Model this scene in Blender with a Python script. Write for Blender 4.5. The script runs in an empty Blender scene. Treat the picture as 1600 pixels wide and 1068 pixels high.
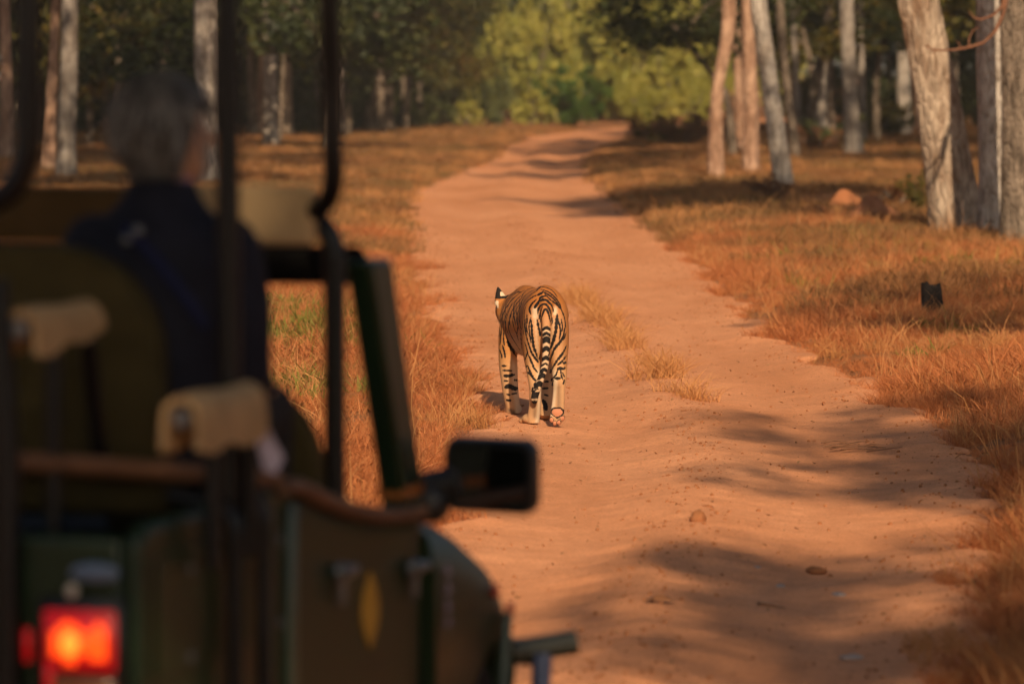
import bpy, math, random
import numpy as np
from mathutils import Vector, Matrix, noise as mnoise
from mathutils.bvhtree import BVHTree
from mathutils.kdtree import KDTree

R = math.radians
scene = bpy.context.scene
COL = scene.collection

# ------------------------------------------------------------------ camera
CAM_H = 2.37
PITCH = R(3.516)
FPX = 6900.0                                   # focal length in pixels of the 1600 px wide photograph
cam_data = bpy.data.cameras.new('camera')
cam_data.sensor_width = 36.0
cam_data.lens = FPX * 36.0 / 1600.0
cam_data.clip_start = 0.1
cam_data.clip_end = 3000
cam_data.dof.use_dof = True
cam_data.dof.focus_distance = 29.2
cam_data.dof.aperture_fstop = 2.7
cam = bpy.data.objects.new('camera', cam_data)
COL.objects.link(cam)
cam.location = (0, 0, CAM_H)
cam.rotation_euler = (math.pi / 2 - PITCH, 0, 0)
scene.camera = cam

# ------------------------------------------------------------------ world, sun, exposure
SUN_EL, SUN_AZ = R(29), R(7)                  # sun behind the camera, a little to its right
world = bpy.data.worlds.new('World')
scene.world = world
world.use_nodes = True
wn = world.node_tree
for n in list(wn.nodes):
    wn.nodes.remove(n)
sky = wn.nodes.new('ShaderNodeTexSky')
sky.sky_type = 'NISHITA'
sky.sun_disc = False
sky.sun_elevation = SUN_EL
sky.sun_rotation = math.pi - SUN_AZ
sky.dust_density = 3.0
sky.air_density = 1.0
bg = wn.nodes.new('ShaderNodeBackground')
bg.inputs['Strength'].default_value = 0.05
wo = wn.nodes.new('ShaderNodeOutputWorld')
wn.links.new(sky.outputs[0], bg.inputs[0])
wn.links.new(bg.outputs[0], wo.inputs[0])

sun_data = bpy.data.lights.new('sun', 'SUN')
sun_data.energy = 5.0
sun_data.angle = R(0.7)
sun_data.color = (1.0, 0.77, 0.52)
sun = bpy.data.objects.new('sun', sun_data)
COL.objects.link(sun)
sun_dir = Vector((math.sin(SUN_AZ) * math.cos(SUN_EL), -math.cos(SUN_AZ) * math.cos(SUN_EL), math.sin(SUN_EL)))
sun.rotation_euler = sun_dir.to_track_quat('Z', 'Y').to_euler()
sun.location = (20, -40, 40)

scene.view_settings.view_transform = 'Standard'
scene.view_settings.look = 'None'
scene.view_settings.gamma = 1.0
scene.view_settings.use_curve_mapping = False
scene.view_settings.exposure = 0.36
scene.render.engine = 'CYCLES'
scene.cycles.max_bounces = 6
scene.cycles.diffuse_bounces = 3
scene.cycles.glossy_bounces = 3
scene.cycles.transmission_bounces = 4
scene.cycles.use_denoising = True
scene.cycles.use_adaptive_sampling = True
scene.cycles.adaptive_threshold = .03

# ------------------------------------------------------------------ helpers
cp, sp = math.cos(PITCH), math.sin(PITCH)

def ray(px, py):
    """direction in the world of a point of the photograph"""
    u = (px - 800.0) / FPX
    v = -(py - 534.0) / FPX
    return Vector((u, cp + v * sp, v * cp - sp))

def at(px, py, depth):
    """the point that stands `depth` metres ahead, measured along +Y"""
    d = ray(px, py)
    t = depth / d.y
    return Vector((0, 0, CAM_H)) + d * t

def dist_of_row(py):
    d = ray(800, py)
    return -CAM_H / d.z * d.y

def link(o, parent=None):
    COL.objects.link(o)
    if parent is not None:
        o.parent = parent
    return o

def tag(o, label=None, cat=None, group=None, kind=None):
    if label: o['label'] = label
    if cat: o['category'] = cat
    if group: o['group'] = group
    if kind: o['kind'] = kind
    return o

def empty(name, loc=(0, 0, 0), rz=0.0):
    o = bpy.data.objects.new(name, None)
    o.empty_display_size = 0.2
    o.location = loc
    o.rotation_euler = (0, 0, rz)
    return link(o)

class MB:
    """collects shapes; build() links them as one mesh object"""
    def __init__(self):
        self.v = []; self.f = []
    def add(self, verts, faces):
        b = len(self.v)
        self.v += [tuple(p) for p in verts]
        self.f += [tuple(i + b for i in q) for q in faces]
        return self
    def box(self, c, s, rot=None, bev=0.0):
        x, y, z = s[0] / 2, s[1] / 2, s[2] / 2
        b = min(bev, x * .9, y * .9, z * .9)
        if b <= 0:
            pts = [(-x,-y,-z),(x,-y,-z),(x,y,-z),(-x,y,-z),(-x,-y,z),(x,-y,z),(x,y,z),(-x,y,z)]
            fs = [(3,2,1,0),(4,5,6,7),(0,1,5,4),(1,2,6,5),(2,3,7,6),(3,0,4,7)]
        else:
            def ring(ix, iy, zz):
                return [(-ix+0,-iy,zz)]
            pts = []; fs = []
            def oct_(hx, hy, zz, bb):
                return [(-hx+bb,-hy,zz),(hx-bb,-hy,zz),(hx,-hy+bb,zz),(hx,hy-bb,zz),(hx-bb,hy,zz),(-hx+bb,hy,zz),(-hx,hy-bb,zz),(-hx,-hy+bb,zz)]
            pts += oct_(x-b, y-b, -z, b*.5) + oct_(x, y, -z+b, b) + oct_(x, y, z-b, b) + oct_(x-b, y-b, z, b*.5)
            for k in range(3):
                for i in range(8):
                    j = (i + 1) % 8
                    fs.append((k*8+i, k*8+j, (k+1)*8+j, (k+1)*8+i))
            fs.append(tuple(reversed(range(8)))); fs.append(tuple(range(24, 32)))
        M = rot.to_matrix() if rot is not None and hasattr(rot, 'to_matrix') else (rot if rot is not None else Matrix.Identity(3))
        c = Vector(c)
        return self.add([M @ Vector(p) + c for p in pts], fs)
    def tube(self, pts, rad, n=10, cap=True):
        P = [Vector(p) for p in pts]
        if not hasattr(rad, '__len__'): rad = [rad] * len(P)
        T = []
        for i in range(len(P)):
            a = P[max(i-1, 0)]; b = P[min(i+1, len(P)-1)]
            t = (b - a); T.append(t.normalized() if t.length > 1e-9 else Vector((0,0,1)))
        up = Vector((0,0,1)) if abs(T[0].z) < .9 else Vector((1,0,0))
        u = T[0].cross(up).normalized()
        vs = []; fs = []
        for i, p in enumerate(P):
            u = (u - T[i] * u.dot(T[i])).normalized()
            w = T[i].cross(u)
            for k in range(n):
                a = 2 * math.pi * k / n
                r = rad[i]
                rx, ry = (r if hasattr(r, '__len__') else (r, r))
                vs.append(p + u * math.cos(a) * rx + w * math.sin(a) * ry)
        for i in range(len(P) - 1):
            for k in range(n):
                j = (k + 1) % n
                fs.append((i*n+k, i*n+j, (i+1)*n+j, (i+1)*n+k))
        if cap:
            fs.append(tuple(reversed(range(n)))); fs.append(tuple(range((len(P)-1)*n, len(P)*n)))
        return self.add(vs, fs)
    def loft(self, rings, cap=True):
        n = len(rings[0]); vs = []; fs = []
        for r in rings: vs += list(r)
        for i in range(len(rings) - 1):
            for k in range(n):
                j = (k + 1) % n
                fs.append((i*n+k, i*n+j, (i+1)*n+j, (i+1)*n+k))
        if cap:
            fs.append(tuple(reversed(range(n)))); fs.append(tuple(range((len(rings)-1)*n, len(rings)*n)))
        return self.add(vs, fs)
    def ball(self, c, r, nu=14, nv=9, rot=None):
        if not hasattr(r, '__len__'): r = (r, r, r)
        M = rot.to_matrix() if rot is not None else Matrix.Identity(3)
        c = Vector(c); vs = [c + M @ Vector((0, 0, -r[2]))]
        for i in range(1, nv):
            b = -math.pi/2 + math.pi * i / nv
            for k in range(nu):
                a = 2*math.pi*k/nu
                vs.append(c + M @ Vector((r[0]*math.cos(b)*math.cos(a), r[1]*math.cos(b)*math.sin(a), r[2]*math.sin(b))))
        vs.append(c + M @ Vector((0, 0, r[2])))
        fs = []
        for k in range(nu):
            fs.append((0, 1 + (k+1) % nu, 1 + k))
        for i in range(nv - 2):
            for k in range(nu):
                j = (k + 1) % nu
                fs.append((1+i*nu+k, 1+i*nu+j, 1+(i+1)*nu+j, 1+(i+1)*nu+k))
        top = len(vs) - 1; b0 = 1 + (nv-2)*nu
        for k in range(nu):
            fs.append((b0+k, b0+(k+1) % nu, top))
        return self.add(vs, fs)
    def prism(self, poly, axis, d0, d1):
        """poly of 2D points extruded along axis ('x','y','z') from d0 to d1"""
        def mk(p, d):
            return {'x': (d, p[0], p[1]), 'y': (p[0], d, p[1]), 'z': (p[0], p[1], d)}[axis]
        n = len(poly)
        vs = [mk(p, d0) for p in poly] + [mk(p, d1) for p in poly]
        fs = [(i, (i+1) % n, n+(i+1) % n, n+i) for i in range(n)] + [tuple(reversed(range(n))), tuple(range(n, 2*n))]
        return self.add(vs, fs)
    def mesh(self, name):
        me = bpy.data.meshes.new(name)
        me.from_pydata(self.v, [], self.f)
        me.validate(); me.update()
        return me
    def build(self, name, mat, parent=None, smooth=True, fixn=True):
        me = self.mesh(name)
        if fixn:
            import bmesh
            bm = bmesh.new(); bm.from_mesh(me)
            bmesh.ops.recalc_face_normals(bm, faces=bm.faces)
            bm.to_mesh(me); bm.free()
        if mat: me.materials.append(mat)
        o = bpy.data.objects.new(name, me)
        if smooth:
            me.shade_smooth()
            try: me.set_sharp_from_angle(angle=R(50))
            except Exception: pass
        return link(o, parent)

def np_mesh(name, verts, quads, mat=None, smooth=False, tris=False):
    verts = np.asarray(verts, dtype=np.float32); quads = np.asarray(quads, dtype=np.int32)
    k = quads.shape[1]
    me = bpy.data.meshes.new(name)
    me.vertices.add(len(verts)); me.vertices.foreach_set('co', verts.ravel())
    me.loops.add(quads.size); me.loops.foreach_set('vertex_index', quads.ravel())
    me.polygons.add(len(quads))
    me.polygons.foreach_set('loop_start', np.arange(0, quads.size, k, dtype=np.int32))
    me.polygons.foreach_set('loop_total', np.full(len(quads), k, dtype=np.int32))
    me.polygons.foreach_set('use_smooth', np.full(len(quads), smooth))
    me.update(calc_edges=True)
    if mat: me.materials.append(mat)
    return me

def obj(name, me, parent=None):
    return link(bpy.data.objects.new(name, me), parent)

# ------------------------------------------------------------------ materials
class NT:
    def __init__(self, m):
        self.t = m.node_tree; self.n = self.t.nodes
    def new(self, t, **kw):
        nd = self.n.new(t)
        for k, v in kw.items(): setattr(nd, k, v)
        return nd
    def l(self, a, b): self.t.links.new(a, b)
    def noise(self, vec, scale, detail=4, rough=.55, dist=0.0):
        nd = self.new('ShaderNodeTexNoise')
        nd.inputs['Scale'].default_value = scale; nd.inputs['Detail'].default_value = detail
        nd.inputs['Roughness'].default_value = rough; nd.inputs['Distortion'].default_value = dist
        if vec is not None: self.l(vec, nd.inputs['Vector'])
        return nd.outputs['Fac']
    def ramp(self, fac, stops, interp='LINEAR'):
        nd = self.new('ShaderNodeValToRGB'); nd.color_ramp.interpolation = interp
        e = nd.color_ramp.elements
        while len(e) < len(stops): e.new(.5)
        for i, (p, c) in enumerate(stops):
            e[i].position = p
            e[i].color = (c, c, c, 1) if not hasattr(c, '__len__') else (*c, 1)
        self.l(fac, nd.inputs['Fac'])
        return nd.outputs['Color']
    def mix(self, fac, a, b, mode='MIX'):
        nd = self.new('ShaderNodeMix', data_type='RGBA', blend_type=mode)
        nd.clamp_factor = True
        for s, v in ((0, fac), (6, a), (7, b)):
            if hasattr(v, 'default_value') or hasattr(v, 'links'): self.l(v, nd.inputs[s])
            elif hasattr(v, '__len__'): nd.inputs[s].default_value = (*v, 1) if len(v) == 3 else v
            else: nd.inputs[s].default_value = v
        return nd.outputs[2]
    def math(self, op, a, b=0.0, clamp=False):
        nd = self.new('ShaderNodeMath', operation=op); nd.use_clamp = clamp
        for i, v in enumerate((a, b)):
            if hasattr(v, 'links'): self.l(v, nd.inputs[i])
            else: nd.inputs[i].default_value = v
        return nd.outputs[0]
    def mapping(self, vec, scale=(1, 1, 1)):
        nd = self.new('ShaderNodeMapping'); nd.inputs['Scale'].default_value = scale
        self.l(vec, nd.inputs['Vector']); return nd.outputs[0]
    def bump(self, h, strength, dist):
        nd = self.new('ShaderNodeBump'); nd.inputs['Strength'].default_value = strength
        nd.inputs['Distance'].default_value = dist; self.l(h, nd.inputs['Height'])
        return nd.outputs[0]

def new_mat(name, rough=.85, spec=.2, base=None, metallic=0.0):
    m = bpy.data.materials.new(name); m.use_nodes = True
    nt = NT(m); b = nt.n['Principled BSDF']
    b.inputs['Roughness'].default_value = rough
    b.inputs['Specular IOR Level'].default_value = spec
    b.inputs['Metallic'].default_value = metallic
    if base: b.inputs['Base Color'].default_value = (*base, 1)
    return m, nt, b

def plain(name, base, rough=.7, spec=.3, metallic=0.0, var=.25, vs=9.0, bump=.0):
    """a paint / cloth / metal with grime variation"""
    m, nt, b = new_mat(name, rough, spec, None, metallic)
    g = nt.new('ShaderNodeTexCoord').outputs['Object']
    n = nt.noise(g, vs, 5, .6)
    c = nt.mix(nt.ramp(n, [(.3, 0), (.7, 1)]), [k * (1 - var) for k in base], [min(1, k * (1 + var)) for k in base])
    nt.l(c, b.inputs['Base Color'])
    if bump:
        nt.l(nt.bump(nt.noise(g, vs * 20, 3), bump, .002), b.inputs['Normal'])
    return m

def leaf_mat(name, cols, trans=.35):
    m, nt, b = new_mat(name, .55, .25)
    inf = nt.new('ShaderNodeObjectInfo').outputs['Random']
    pos = nt.new('ShaderNodeNewGeometry').outputs['Position']
    isl = nt.new('ShaderNodeNewGeometry').outputs['Random Per Island']
    clump = nt.noise(pos, .55, 3)
    f = nt.math('ADD', nt.math('MULTIPLY', isl, .5), nt.math('MULTIPLY', nt.ramp(clump, [(.3, 0), (.7, 1)]), .5))
    k = len(cols) - 1
    c = nt.ramp(f, [(i / k, cc) for i, cc in enumerate(cols)])
    nt.l(c, b.inputs['Base Color'])
    tr = nt.new('ShaderNodeBsdfTranslucent'); nt.l(c, tr.inputs[0])
    mx = nt.new('ShaderNodeMixShader'); mx.inputs[0].default_value = trans
    nt.l(b.outputs[0], mx.inputs[1]); nt.l(tr.outputs[0], mx.inputs[2])
    nt.l(mx.outputs[0], nt.n['Material Output'].inputs[0])
    return m

def soil_mat(name, dark, mid, light, bump=.6):
    m, nt, b = new_mat(name, .95, .08)
    pos = nt.new('ShaderNodeNewGeometry').outputs['Position']
    big = nt.noise(nt.mapping(pos, (.8, .22, 1)), 1.0, 6, .62)
    tiny = nt.noise(pos, 140, 2, .6)
    fine = nt.noise(pos, 55, 4, .7)
    med = nt.noise(pos, 6, 5, .65)
    c = nt.ramp(big, [(.28, dark), (.5, mid), (.75, light)])
    c = nt.mix(nt.ramp(med, [(.35, 0), (.75, .6)]), c, [k * .82 for k in dark])
    c = nt.mix(nt.ramp(fine, [(.35, .45), (.55, 0)]), c, [k * .55 for k in dark])
    c = nt.mix(nt.ramp(tiny, [(.30, .5), (.42, 0)]), c, [k * .45 for k in dark])
    spk = nt.new('ShaderNodeTexVoronoi'); spk.inputs['Scale'].default_value = 16; nt.l(pos, spk.inputs['Vector'])
    c = nt.mix(nt.ramp(spk.outputs['Distance'], [(.06, .55), (.14, 0)]), c, [k * .35 for k in dark])
    nt.l(c, b.inputs['Base Color'])
    h = nt.math('ADD', nt.math('MULTIPLY', med, .3), nt.math('MULTIPLY', fine, .45))
    nt.l(nt.bump(h, bump, .03), b.inputs['Normal'])
    return m

def bark_mat(name, pale, dark, patch=.5, scale=1.0, crackle=True):
    m, nt, b = new_mat(name, .9, .1)
    pos = nt.new('ShaderNodeTexCoord').outputs['Object']
    p1 = nt.noise(nt.mapping(pos, (3.2, 3.2, 1.1)), 1.3 * scale, 5, .65, .4)
    p2 = nt.noise(nt.mapping(pos, (16, 16, 4)), 1.0 * scale, 5, .7)
    c = nt.mix(nt.ramp(p1, [(patch - .1, 0), (patch + .1, 1)]), dark, pale)
    c = nt.mix(nt.ramp(p2, [(.35, .7), (.55, 0)]), c, [k * .45 for k in dark])
    nt.l(c, b.inputs['Base Color'])
    v = nt.new('ShaderNodeTexVoronoi'); v.feature = 'DISTANCE_TO_EDGE'; v.inputs['Scale'].default_value = 1.0
    nt.l(nt.mapping(pos, (12 * scale, 12 * scale, 4 * scale)), v.inputs['Vector'])
    h = nt.math('ADD', nt.ramp(v.outputs['Distance'], [(0, 0), (.2, 1)]), p2)
    nt.l(nt.bump(h, .8, .03), b.inputs['Normal'])
    return m
# ------------------------------------------------------------------ the lie of the land
ED = np.array([ 4,   10,   17,  20.7, 23.7, 27.7, 29.7, 33.4, 36.3, 41.9, 48.1, 56.4, 68.1,  86,  102, 117,  136, 156, 175, 200, 260])
EL = np.array([-1.5,-1.15,-.75,-.55, -.36, -.14, -.08, -.22, -.40, -.66, -.88,-1.28,-1.62,-1.85,-1.10,-.40, -.15, .7,  3.2, 9.0, 26])
ER = np.array([ 1.6, 1.6, 1.75, 2.19, 2.56, 2.80, 2.70, 2.56, 2.34, 2.22, 2.16, 2.15, 1.97, 1.75, 1.72, 2.0,  2.96, 4.5, 7.2, 13.2, 31])
def edge_l(y): return np.interp(y, ED, EL)
def edge_r(y): return np.interp(y, ED, ER)

_rs = np.random.RandomState(7)
_W = [(_rs.uniform(-1, 1, 2), _rs.uniform(0, 6.28)) for _ in range(24)]
def wob(x, y, f):
    """cheap smooth noise, about -1..1"""
    s = 0
    for i, (d, p) in enumerate(_W[:10]):
        s = s + np.sin((d[0] * x + d[1] * y) * f * (1 + .35 * i) * 2.2 + p) / (1 + .25 * i)
    return s / 3.2

def edge_noise(y, side):
    return .10 * np.sin(y * 1.7 + side) + .07 * np.sin(y * 4.1 + 2 * side) + .05 * np.sin(y * 9.3 + 3 * side) + .03 * np.sin(y * 21 + side)

def ground_z(x, y):
    x = np.asarray(x, float); y = np.asarray(y, float)
    l = edge_l(y); r = edge_r(y)
    out = np.maximum(np.maximum(l - x, x - r), 0)
    far = np.clip((y - 40) / 80, 0, 1)
    bank = np.where(x > r, .12, .07) * (1 - np.exp(-out / .5)) + np.where(x > r, .10, .05) * (1 - np.exp(-out / 5))
    z = bank + .05 * wob(x, y, .35) * np.clip(out / 2, 0, 1) + .025 * wob(x + 9, y, 1.6) * np.clip(out / .4, 0, 1)
    return z

def road_z(x, y):
    x = np.asarray(x, float); y = np.asarray(y, float)
    l = edge_l(y) + edge_noise(y, 1); r = edge_r(y) + edge_noise(y, 2)
    w = r - l
    u = (x - l) / w
    z = -.035 * np.exp(-((u - .26) / .11) ** 2) - .04 * np.exp(-((u - .74) / .12) ** 2)
    z = z + .045 * np.exp(-((u - .46) / .10) ** 2)
    z = z + .009 * wob(x * 1.0, y * .5, .8) + .0025 * wob(x + 3, y * 1.2, 2.6) + .0012 * wob(x, y + 5, 7.0)
    over = np.maximum(np.maximum(-u, u - 1), 0) * w
    lip = np.exp(-((np.minimum(u, 1 - u)) * w / .18) ** 2)
    z = z + .035 * lip * (1 + wob(x, y, 2.3)) * .6
    return z + .03 - np.clip(over, 0, .5) * .35

def grid_mesh(name, X, Y, Z, mat):
    ny, nx = X.shape
    v = np.stack([X, Y, Z], -1).reshape(-1, 3)
    i = np.arange((ny - 1) * (nx - 1)); a = (i // (nx - 1)) * nx + i % (nx - 1)
    q = np.stack([a, a + 1, a + nx + 1, a + nx], -1)
    return np_mesh(name, v, q, mat, smooth=True)

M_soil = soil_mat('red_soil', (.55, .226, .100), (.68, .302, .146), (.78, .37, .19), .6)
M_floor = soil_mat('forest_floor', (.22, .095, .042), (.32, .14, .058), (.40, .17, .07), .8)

ys = np.concatenate([[-400, -150, -60, -20, -5], np.exp(np.linspace(math.log(5), math.log(300), 520)), [360, 450, 600, 900, 1500]])
us = np.sinh(np.linspace(-4.2, 4.2, 300)) / np.sinh(4.2)
xs = us * 700
# finer columns near the track
xs = np.unique(np.concatenate([xs, np.linspace(-9, 12, 240)]))
X, Y = np.meshgrid(xs, ys)
Z = ground_z(X, Y)
inside = (X > edge_l(Y) + .12) & (X < edge_r(Y) - .12)
Z = np.where(inside & (Y > 4) & (Y < 260), Z - .12, Z)
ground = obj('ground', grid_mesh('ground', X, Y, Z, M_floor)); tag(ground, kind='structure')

yr = np.exp(np.linspace(math.log(4.2), math.log(215), 1150))
tt = np.linspace(0, 1, 100)
L = edge_l(yr) + edge_noise(yr, 1) - .3; Rr = edge_r(yr) + edge_noise(yr, 2) + .3
X = L[:, None] + (Rr - L)[:, None] * tt[None, :]; Y = np.repeat(yr[:, None], 100, 1)
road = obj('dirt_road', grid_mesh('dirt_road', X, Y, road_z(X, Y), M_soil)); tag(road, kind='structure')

def top_z(x, y):
    if edge_l(y) - .05 < x < edge_r(y) + .05: return float(max(road_z(x, y), ground_z(x, y) - .12))
    return float(ground_z(x, y))

def ground_at(px, py):
    """where the sight line through a point of the photograph meets the land"""
    d = ray(px, py); o = Vector((0, 0, CAM_H)); t = 5.0
    while t < 400:
        p = o + d * t
        if p.z <= top_z(p.x, p.y): break
        t += .1
    return o + d * t

# ------------------------------------------------------------------ grass, instanced tufts (nobody could count it)
def tuft_mesh(name, mat, n, h, spread, lean, w, seed, leafy=False):
    rs = np.random.RandomState(seed); V = []; F = []
    for i in range(n):
        a = rs.uniform(0, 6.28); r = spread * math.sqrt(rs.uniform()); bx, by = r * math.cos(a), r * math.sin(a)
        hh = h * rs.uniform(.45, 1.1); la = a + rs.normal(0, 1.6); ln = lean * rs.uniform(.1, 2.0) * hh
        wd = w * rs.uniform(.6, 1.3); sa = rs.uniform(0, 6.28); sx, sy = math.cos(sa) * wd, math.sin(sa) * wd
        b = len(V)
        ts = (0, .4, .75) if not leafy else (0, .3, .6)
        for t, ww in zip(ts, (1, .85, .55) if not leafy else (.4, 1.6, 1.3)):
            cx = bx + math.cos(la) * ln * t * t; cy = by + math.sin(la) * ln * t * t; cz = hh * (t - .12 * t * t * lean) - .02
            V += [(cx - sx * ww, cy - sy * ww, cz), (cx + sx * ww, cy + sy * ww, cz)]
        V.append((bx + math.cos(la) * ln, by + math.sin(la) * ln, hh * (1 - .22 * lean)))
        F += [(b, b+1, b+3, b+2), (b+2, b+3, b+5, b+4), (b+4, b+5, b+6)]
    me = bpy.data.meshes.new(name); me.from_pydata(V, [], F); me.update(); me.materials.append(mat)
    return me

def grass_mat(name, cols, patch_cols=None, trans=.3):
    m, nt, b = new_mat(name, .7, .15)
    inf = nt.new('ShaderNodeObjectInfo').outputs['Random']
    geo = nt.new('ShaderNodeNewGeometry')
    pos = geo.outputs['Position']; isl = geo.outputs['Random Per Island']
    f = nt.math('ADD', nt.math('MULTIPLY', inf, .55), nt.math('MULTIPLY', isl, .45))
    k = len(cols) - 1
    c = nt.ramp(f, [(i / k, cc) for i, cc in enumerate(cols)])
    if patch_cols:
        pn = nt.noise(pos, .33, 4, .6)
        c = nt.mix(nt.ramp(pn, [(.46, 0), (.62, .8)]), c, patch_cols)
    nt.l(c, b.inputs['Base Color'])
    tr = nt.new('ShaderNodeBsdfTranslucent'); nt.l(c, tr.inputs[0])
    mx = nt.new('ShaderNodeMixShader'); mx.inputs[0].default_value = trans
    nt.l(b.outputs[0], mx.inputs[1]); nt.l(tr.outputs[0], mx.inputs[2])
    nt.l(mx.outputs[0], nt.n['Material Output'].inputs[0])
    return m

def scatter(name, variants, pts, rot, scl, label, cat):
    """one 'stuff' object: points that carry tufts through geometry nodes"""
    src = bpy.data.collections.new(name + '_source')
    for i, me in enumerate(variants):
        o = bpy.data.objects.new('%s_%02d' % (name, i), me); src.objects.link(o)
    me = bpy.data.meshes.new(name)
    pts = np.asarray(pts, np.float32)
    me.vertices.add(len(pts)); me.vertices.foreach_set('co', pts.ravel())
    a = me.attributes.new('rot', 'FLOAT_VECTOR', 'POINT'); a.data.foreach_set('vector', np.asarray(rot, np.float32).ravel())
    a = me.attributes.new('scl', 'FLOAT_VECTOR', 'POINT'); a.data.foreach_set('vector', np.asarray(scl, np.float32).ravel())
    rs = np.random.RandomState(3)
    a = me.attributes.new('idx', 'INT', 'POINT'); a.data.foreach_set('value', rs.randint(0, len(variants), len(pts)).astype(np.int32))
    me.update()
    ng = bpy.data.node_groups.new(name, 'GeometryNodeTree')
    ng.interface.new_socket('Geometry', in_out='INPUT', socket_type='NodeSocketGeometry')
    ng.interface.new_socket('Geometry', in_out='OUTPUT', socket_type='NodeSocketGeometry')
    N = ng.nodes; gi = N.new('NodeGroupInput'); go = N.new('NodeGroupOutput')
    ci = N.new('GeometryNodeCollectionInfo'); ci.inputs['Collection'].default_value = src
    ci.inputs['Separate Children'].default_value = True; ci.inputs['Reset Children'].default_value = True
    ip = N.new('GeometryNodeInstanceOnPoints'); ip.inputs['Pick Instance'].default_value = True
    def na(nm, t):
        k = N.new('GeometryNodeInputNamedAttribute'); k.data_type = t; k.inputs['Name'].default_value = nm
        return k.outputs[0]
    Lk = ng.links.new
    Lk(gi.outputs[0], ip.inputs['Points']); Lk(ci.outputs[0], ip.inputs['Instance'])
    Lk(na('idx', 'INT'), ip.inputs['Instance Index']); Lk(na('rot', 'FLOAT_VECTOR'), ip.inputs['Rotation']); Lk(na('scl', 'FLOAT_VECTOR'), ip.inputs['Scale'])
    Lk(ip.outputs[0], go.inputs[0])
    o = obj(name, me)
    md = o.modifiers.new('scatter', 'NODES'); md.node_group = ng
    return tag(o, label, cat, kind='stuff')

M_gred = grass_mat('rust_grass', [(.24, .080, .028), (.44, .145, .050), (.52, .19, .070), (.62, .29, .12)], (.42, .15, .05))
M_gstraw = grass_mat('straw_grass', [(.44, .185, .062), (.52, .24, .085), (.60, .31, .125), (.46, .175, .058)], (.40, .18, .06))
M_ggreen = grass_mat('green_weed', [(.13, .13, .025), (.20, .18, .035), (.28, .23, .06)], None, .4)
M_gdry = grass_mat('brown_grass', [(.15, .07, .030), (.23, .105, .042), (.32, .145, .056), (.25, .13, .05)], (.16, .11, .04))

V_red = [tuft_mesh('rust_tuft', M_gred, 36, .175, .10, 1.0, .0032, 10 + i) for i in range(5)]
V_straw = [tuft_mesh('straw_tuft', M_gstraw, 24, .25, .08, .9, .0030, 30 + i) for i in range(4)]
V_green = [tuft_mesh('weed_tuft', M_ggreen, 16, .15, .08, .9, .0055, 50 + i, True) for i in range(3)]
V_far = [tuft_mesh('brown_tuft', M_gdry, 26, .22, .16, .8, .008, 70 + i) for i in range(4)]
V_farst = [tuft_mesh('pale_tuft', M_gstraw, 22, .24, .14, .7, .008, 90 + i) for i in range(3)]

RS = np.random.RandomState(21)
def candidates(n, y0, y1, side, gamma=1.0, wide=.116):
    """points on a verge, between the road's edge and a bit beyond the frame"""
    y = y0 + (y1 - y0) * RS.uniform(0, 1, n) ** gamma
    fr = wide * y + 2.4
    if side < 0:
        e = edge_l(y) + edge_noise(y, 1); lo = -fr; out = RS.uniform(0, 1, n) * np.maximum(e - lo, 0); x = e - out
    else:
        e = edge_r(y) + edge_noise(y, 2); hi = fr; out = RS.uniform(0, 1, n) * np.maximum(hi - e, 0); x = e + out
    return x, y, out

MOUND_SPOTS = [(5.9, 76.5, 1.0), (6.2, 71.5, 1.0), (5.1, 73.8, 1.0), (5.6, 74, 1.2)]
def clear_of_mounds(x, y):
    m = np.ones(len(x), bool)
    for mx, my, mr in MOUND_SPOTS: m &= ((x - mx) ** 2 + ((y - my) / 2.2) ** 2) > mr * mr
    return m

def place(x, y, zoff=0.0):
    z = np.where((x > edge_l(y)) & (x < edge_r(y)), road_z(x, y), ground_z(x, y))
    return np.stack([x, y, z + zoff], -1)

def spins(n, tilt=.18):
    r = np.zeros((n, 3)); r[:, 0] = RS.normal(0, tilt, n); r[:, 1] = RS.normal(0, tilt, n); r[:, 2] = RS.uniform(0, 6.28, n); return r

def sizes(n, lo, hi, mul=1.0):
    s = RS.uniform(lo, hi, n) * mul; return np.stack([s * RS.uniform(.8, 1.25, n), s * RS.uniform(.8, 1.25, n), s], -1)

def clump(x, y, f, th):
    return wob(x, y, f) > th

# roadside fringe, rust red with dust
P = []
for side, n in ((-1, 23000), (1, 18000)):
    x, y, o = candidates(n, 15, 62, side, 1.25)
    keep = RS.uniform(size=n) < np.clip(1.05 - o / 5.5, .22, 1) * (.35 + .65 * (wob(x, y, 1.1) > -.25))
    P.append((x[keep], y[keep], o[keep]))
x = np.concatenate([p[0] for p in P]); y = np.concatenate([p[1] for p in P]); o = np.concatenate([p[2] for p in P])
k = len(x); mul = (.62 + .38 * np.clip(o / .35, 0, 1)) * np.clip(.85 + .75 * wob(x, y, .55), .35, 1.55)
scatter('rust_grass', V_red, place(x, y), spins(k), sizes(k, .6, 1.15, mul), 'rust coloured dry grass with red dust along both edges of the track', 'grass')
n_near = k

# straw tufts among it
P = []
for side, n in ((-1, 9000), (1, 6500)):
    x, y, o = candidates(n, 15, 70, side, 1.25)
    keep = (clump(x + 4, y, .55, .25) & (RS.uniform(size=n) < .4)) | (RS.uniform(size=n) < .07)
    keep &= o > .1
    P.append((x[keep], y[keep]))
x = np.concatenate([p[0] for p in P]); y = np.concatenate([p[1] for p in P])
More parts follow.
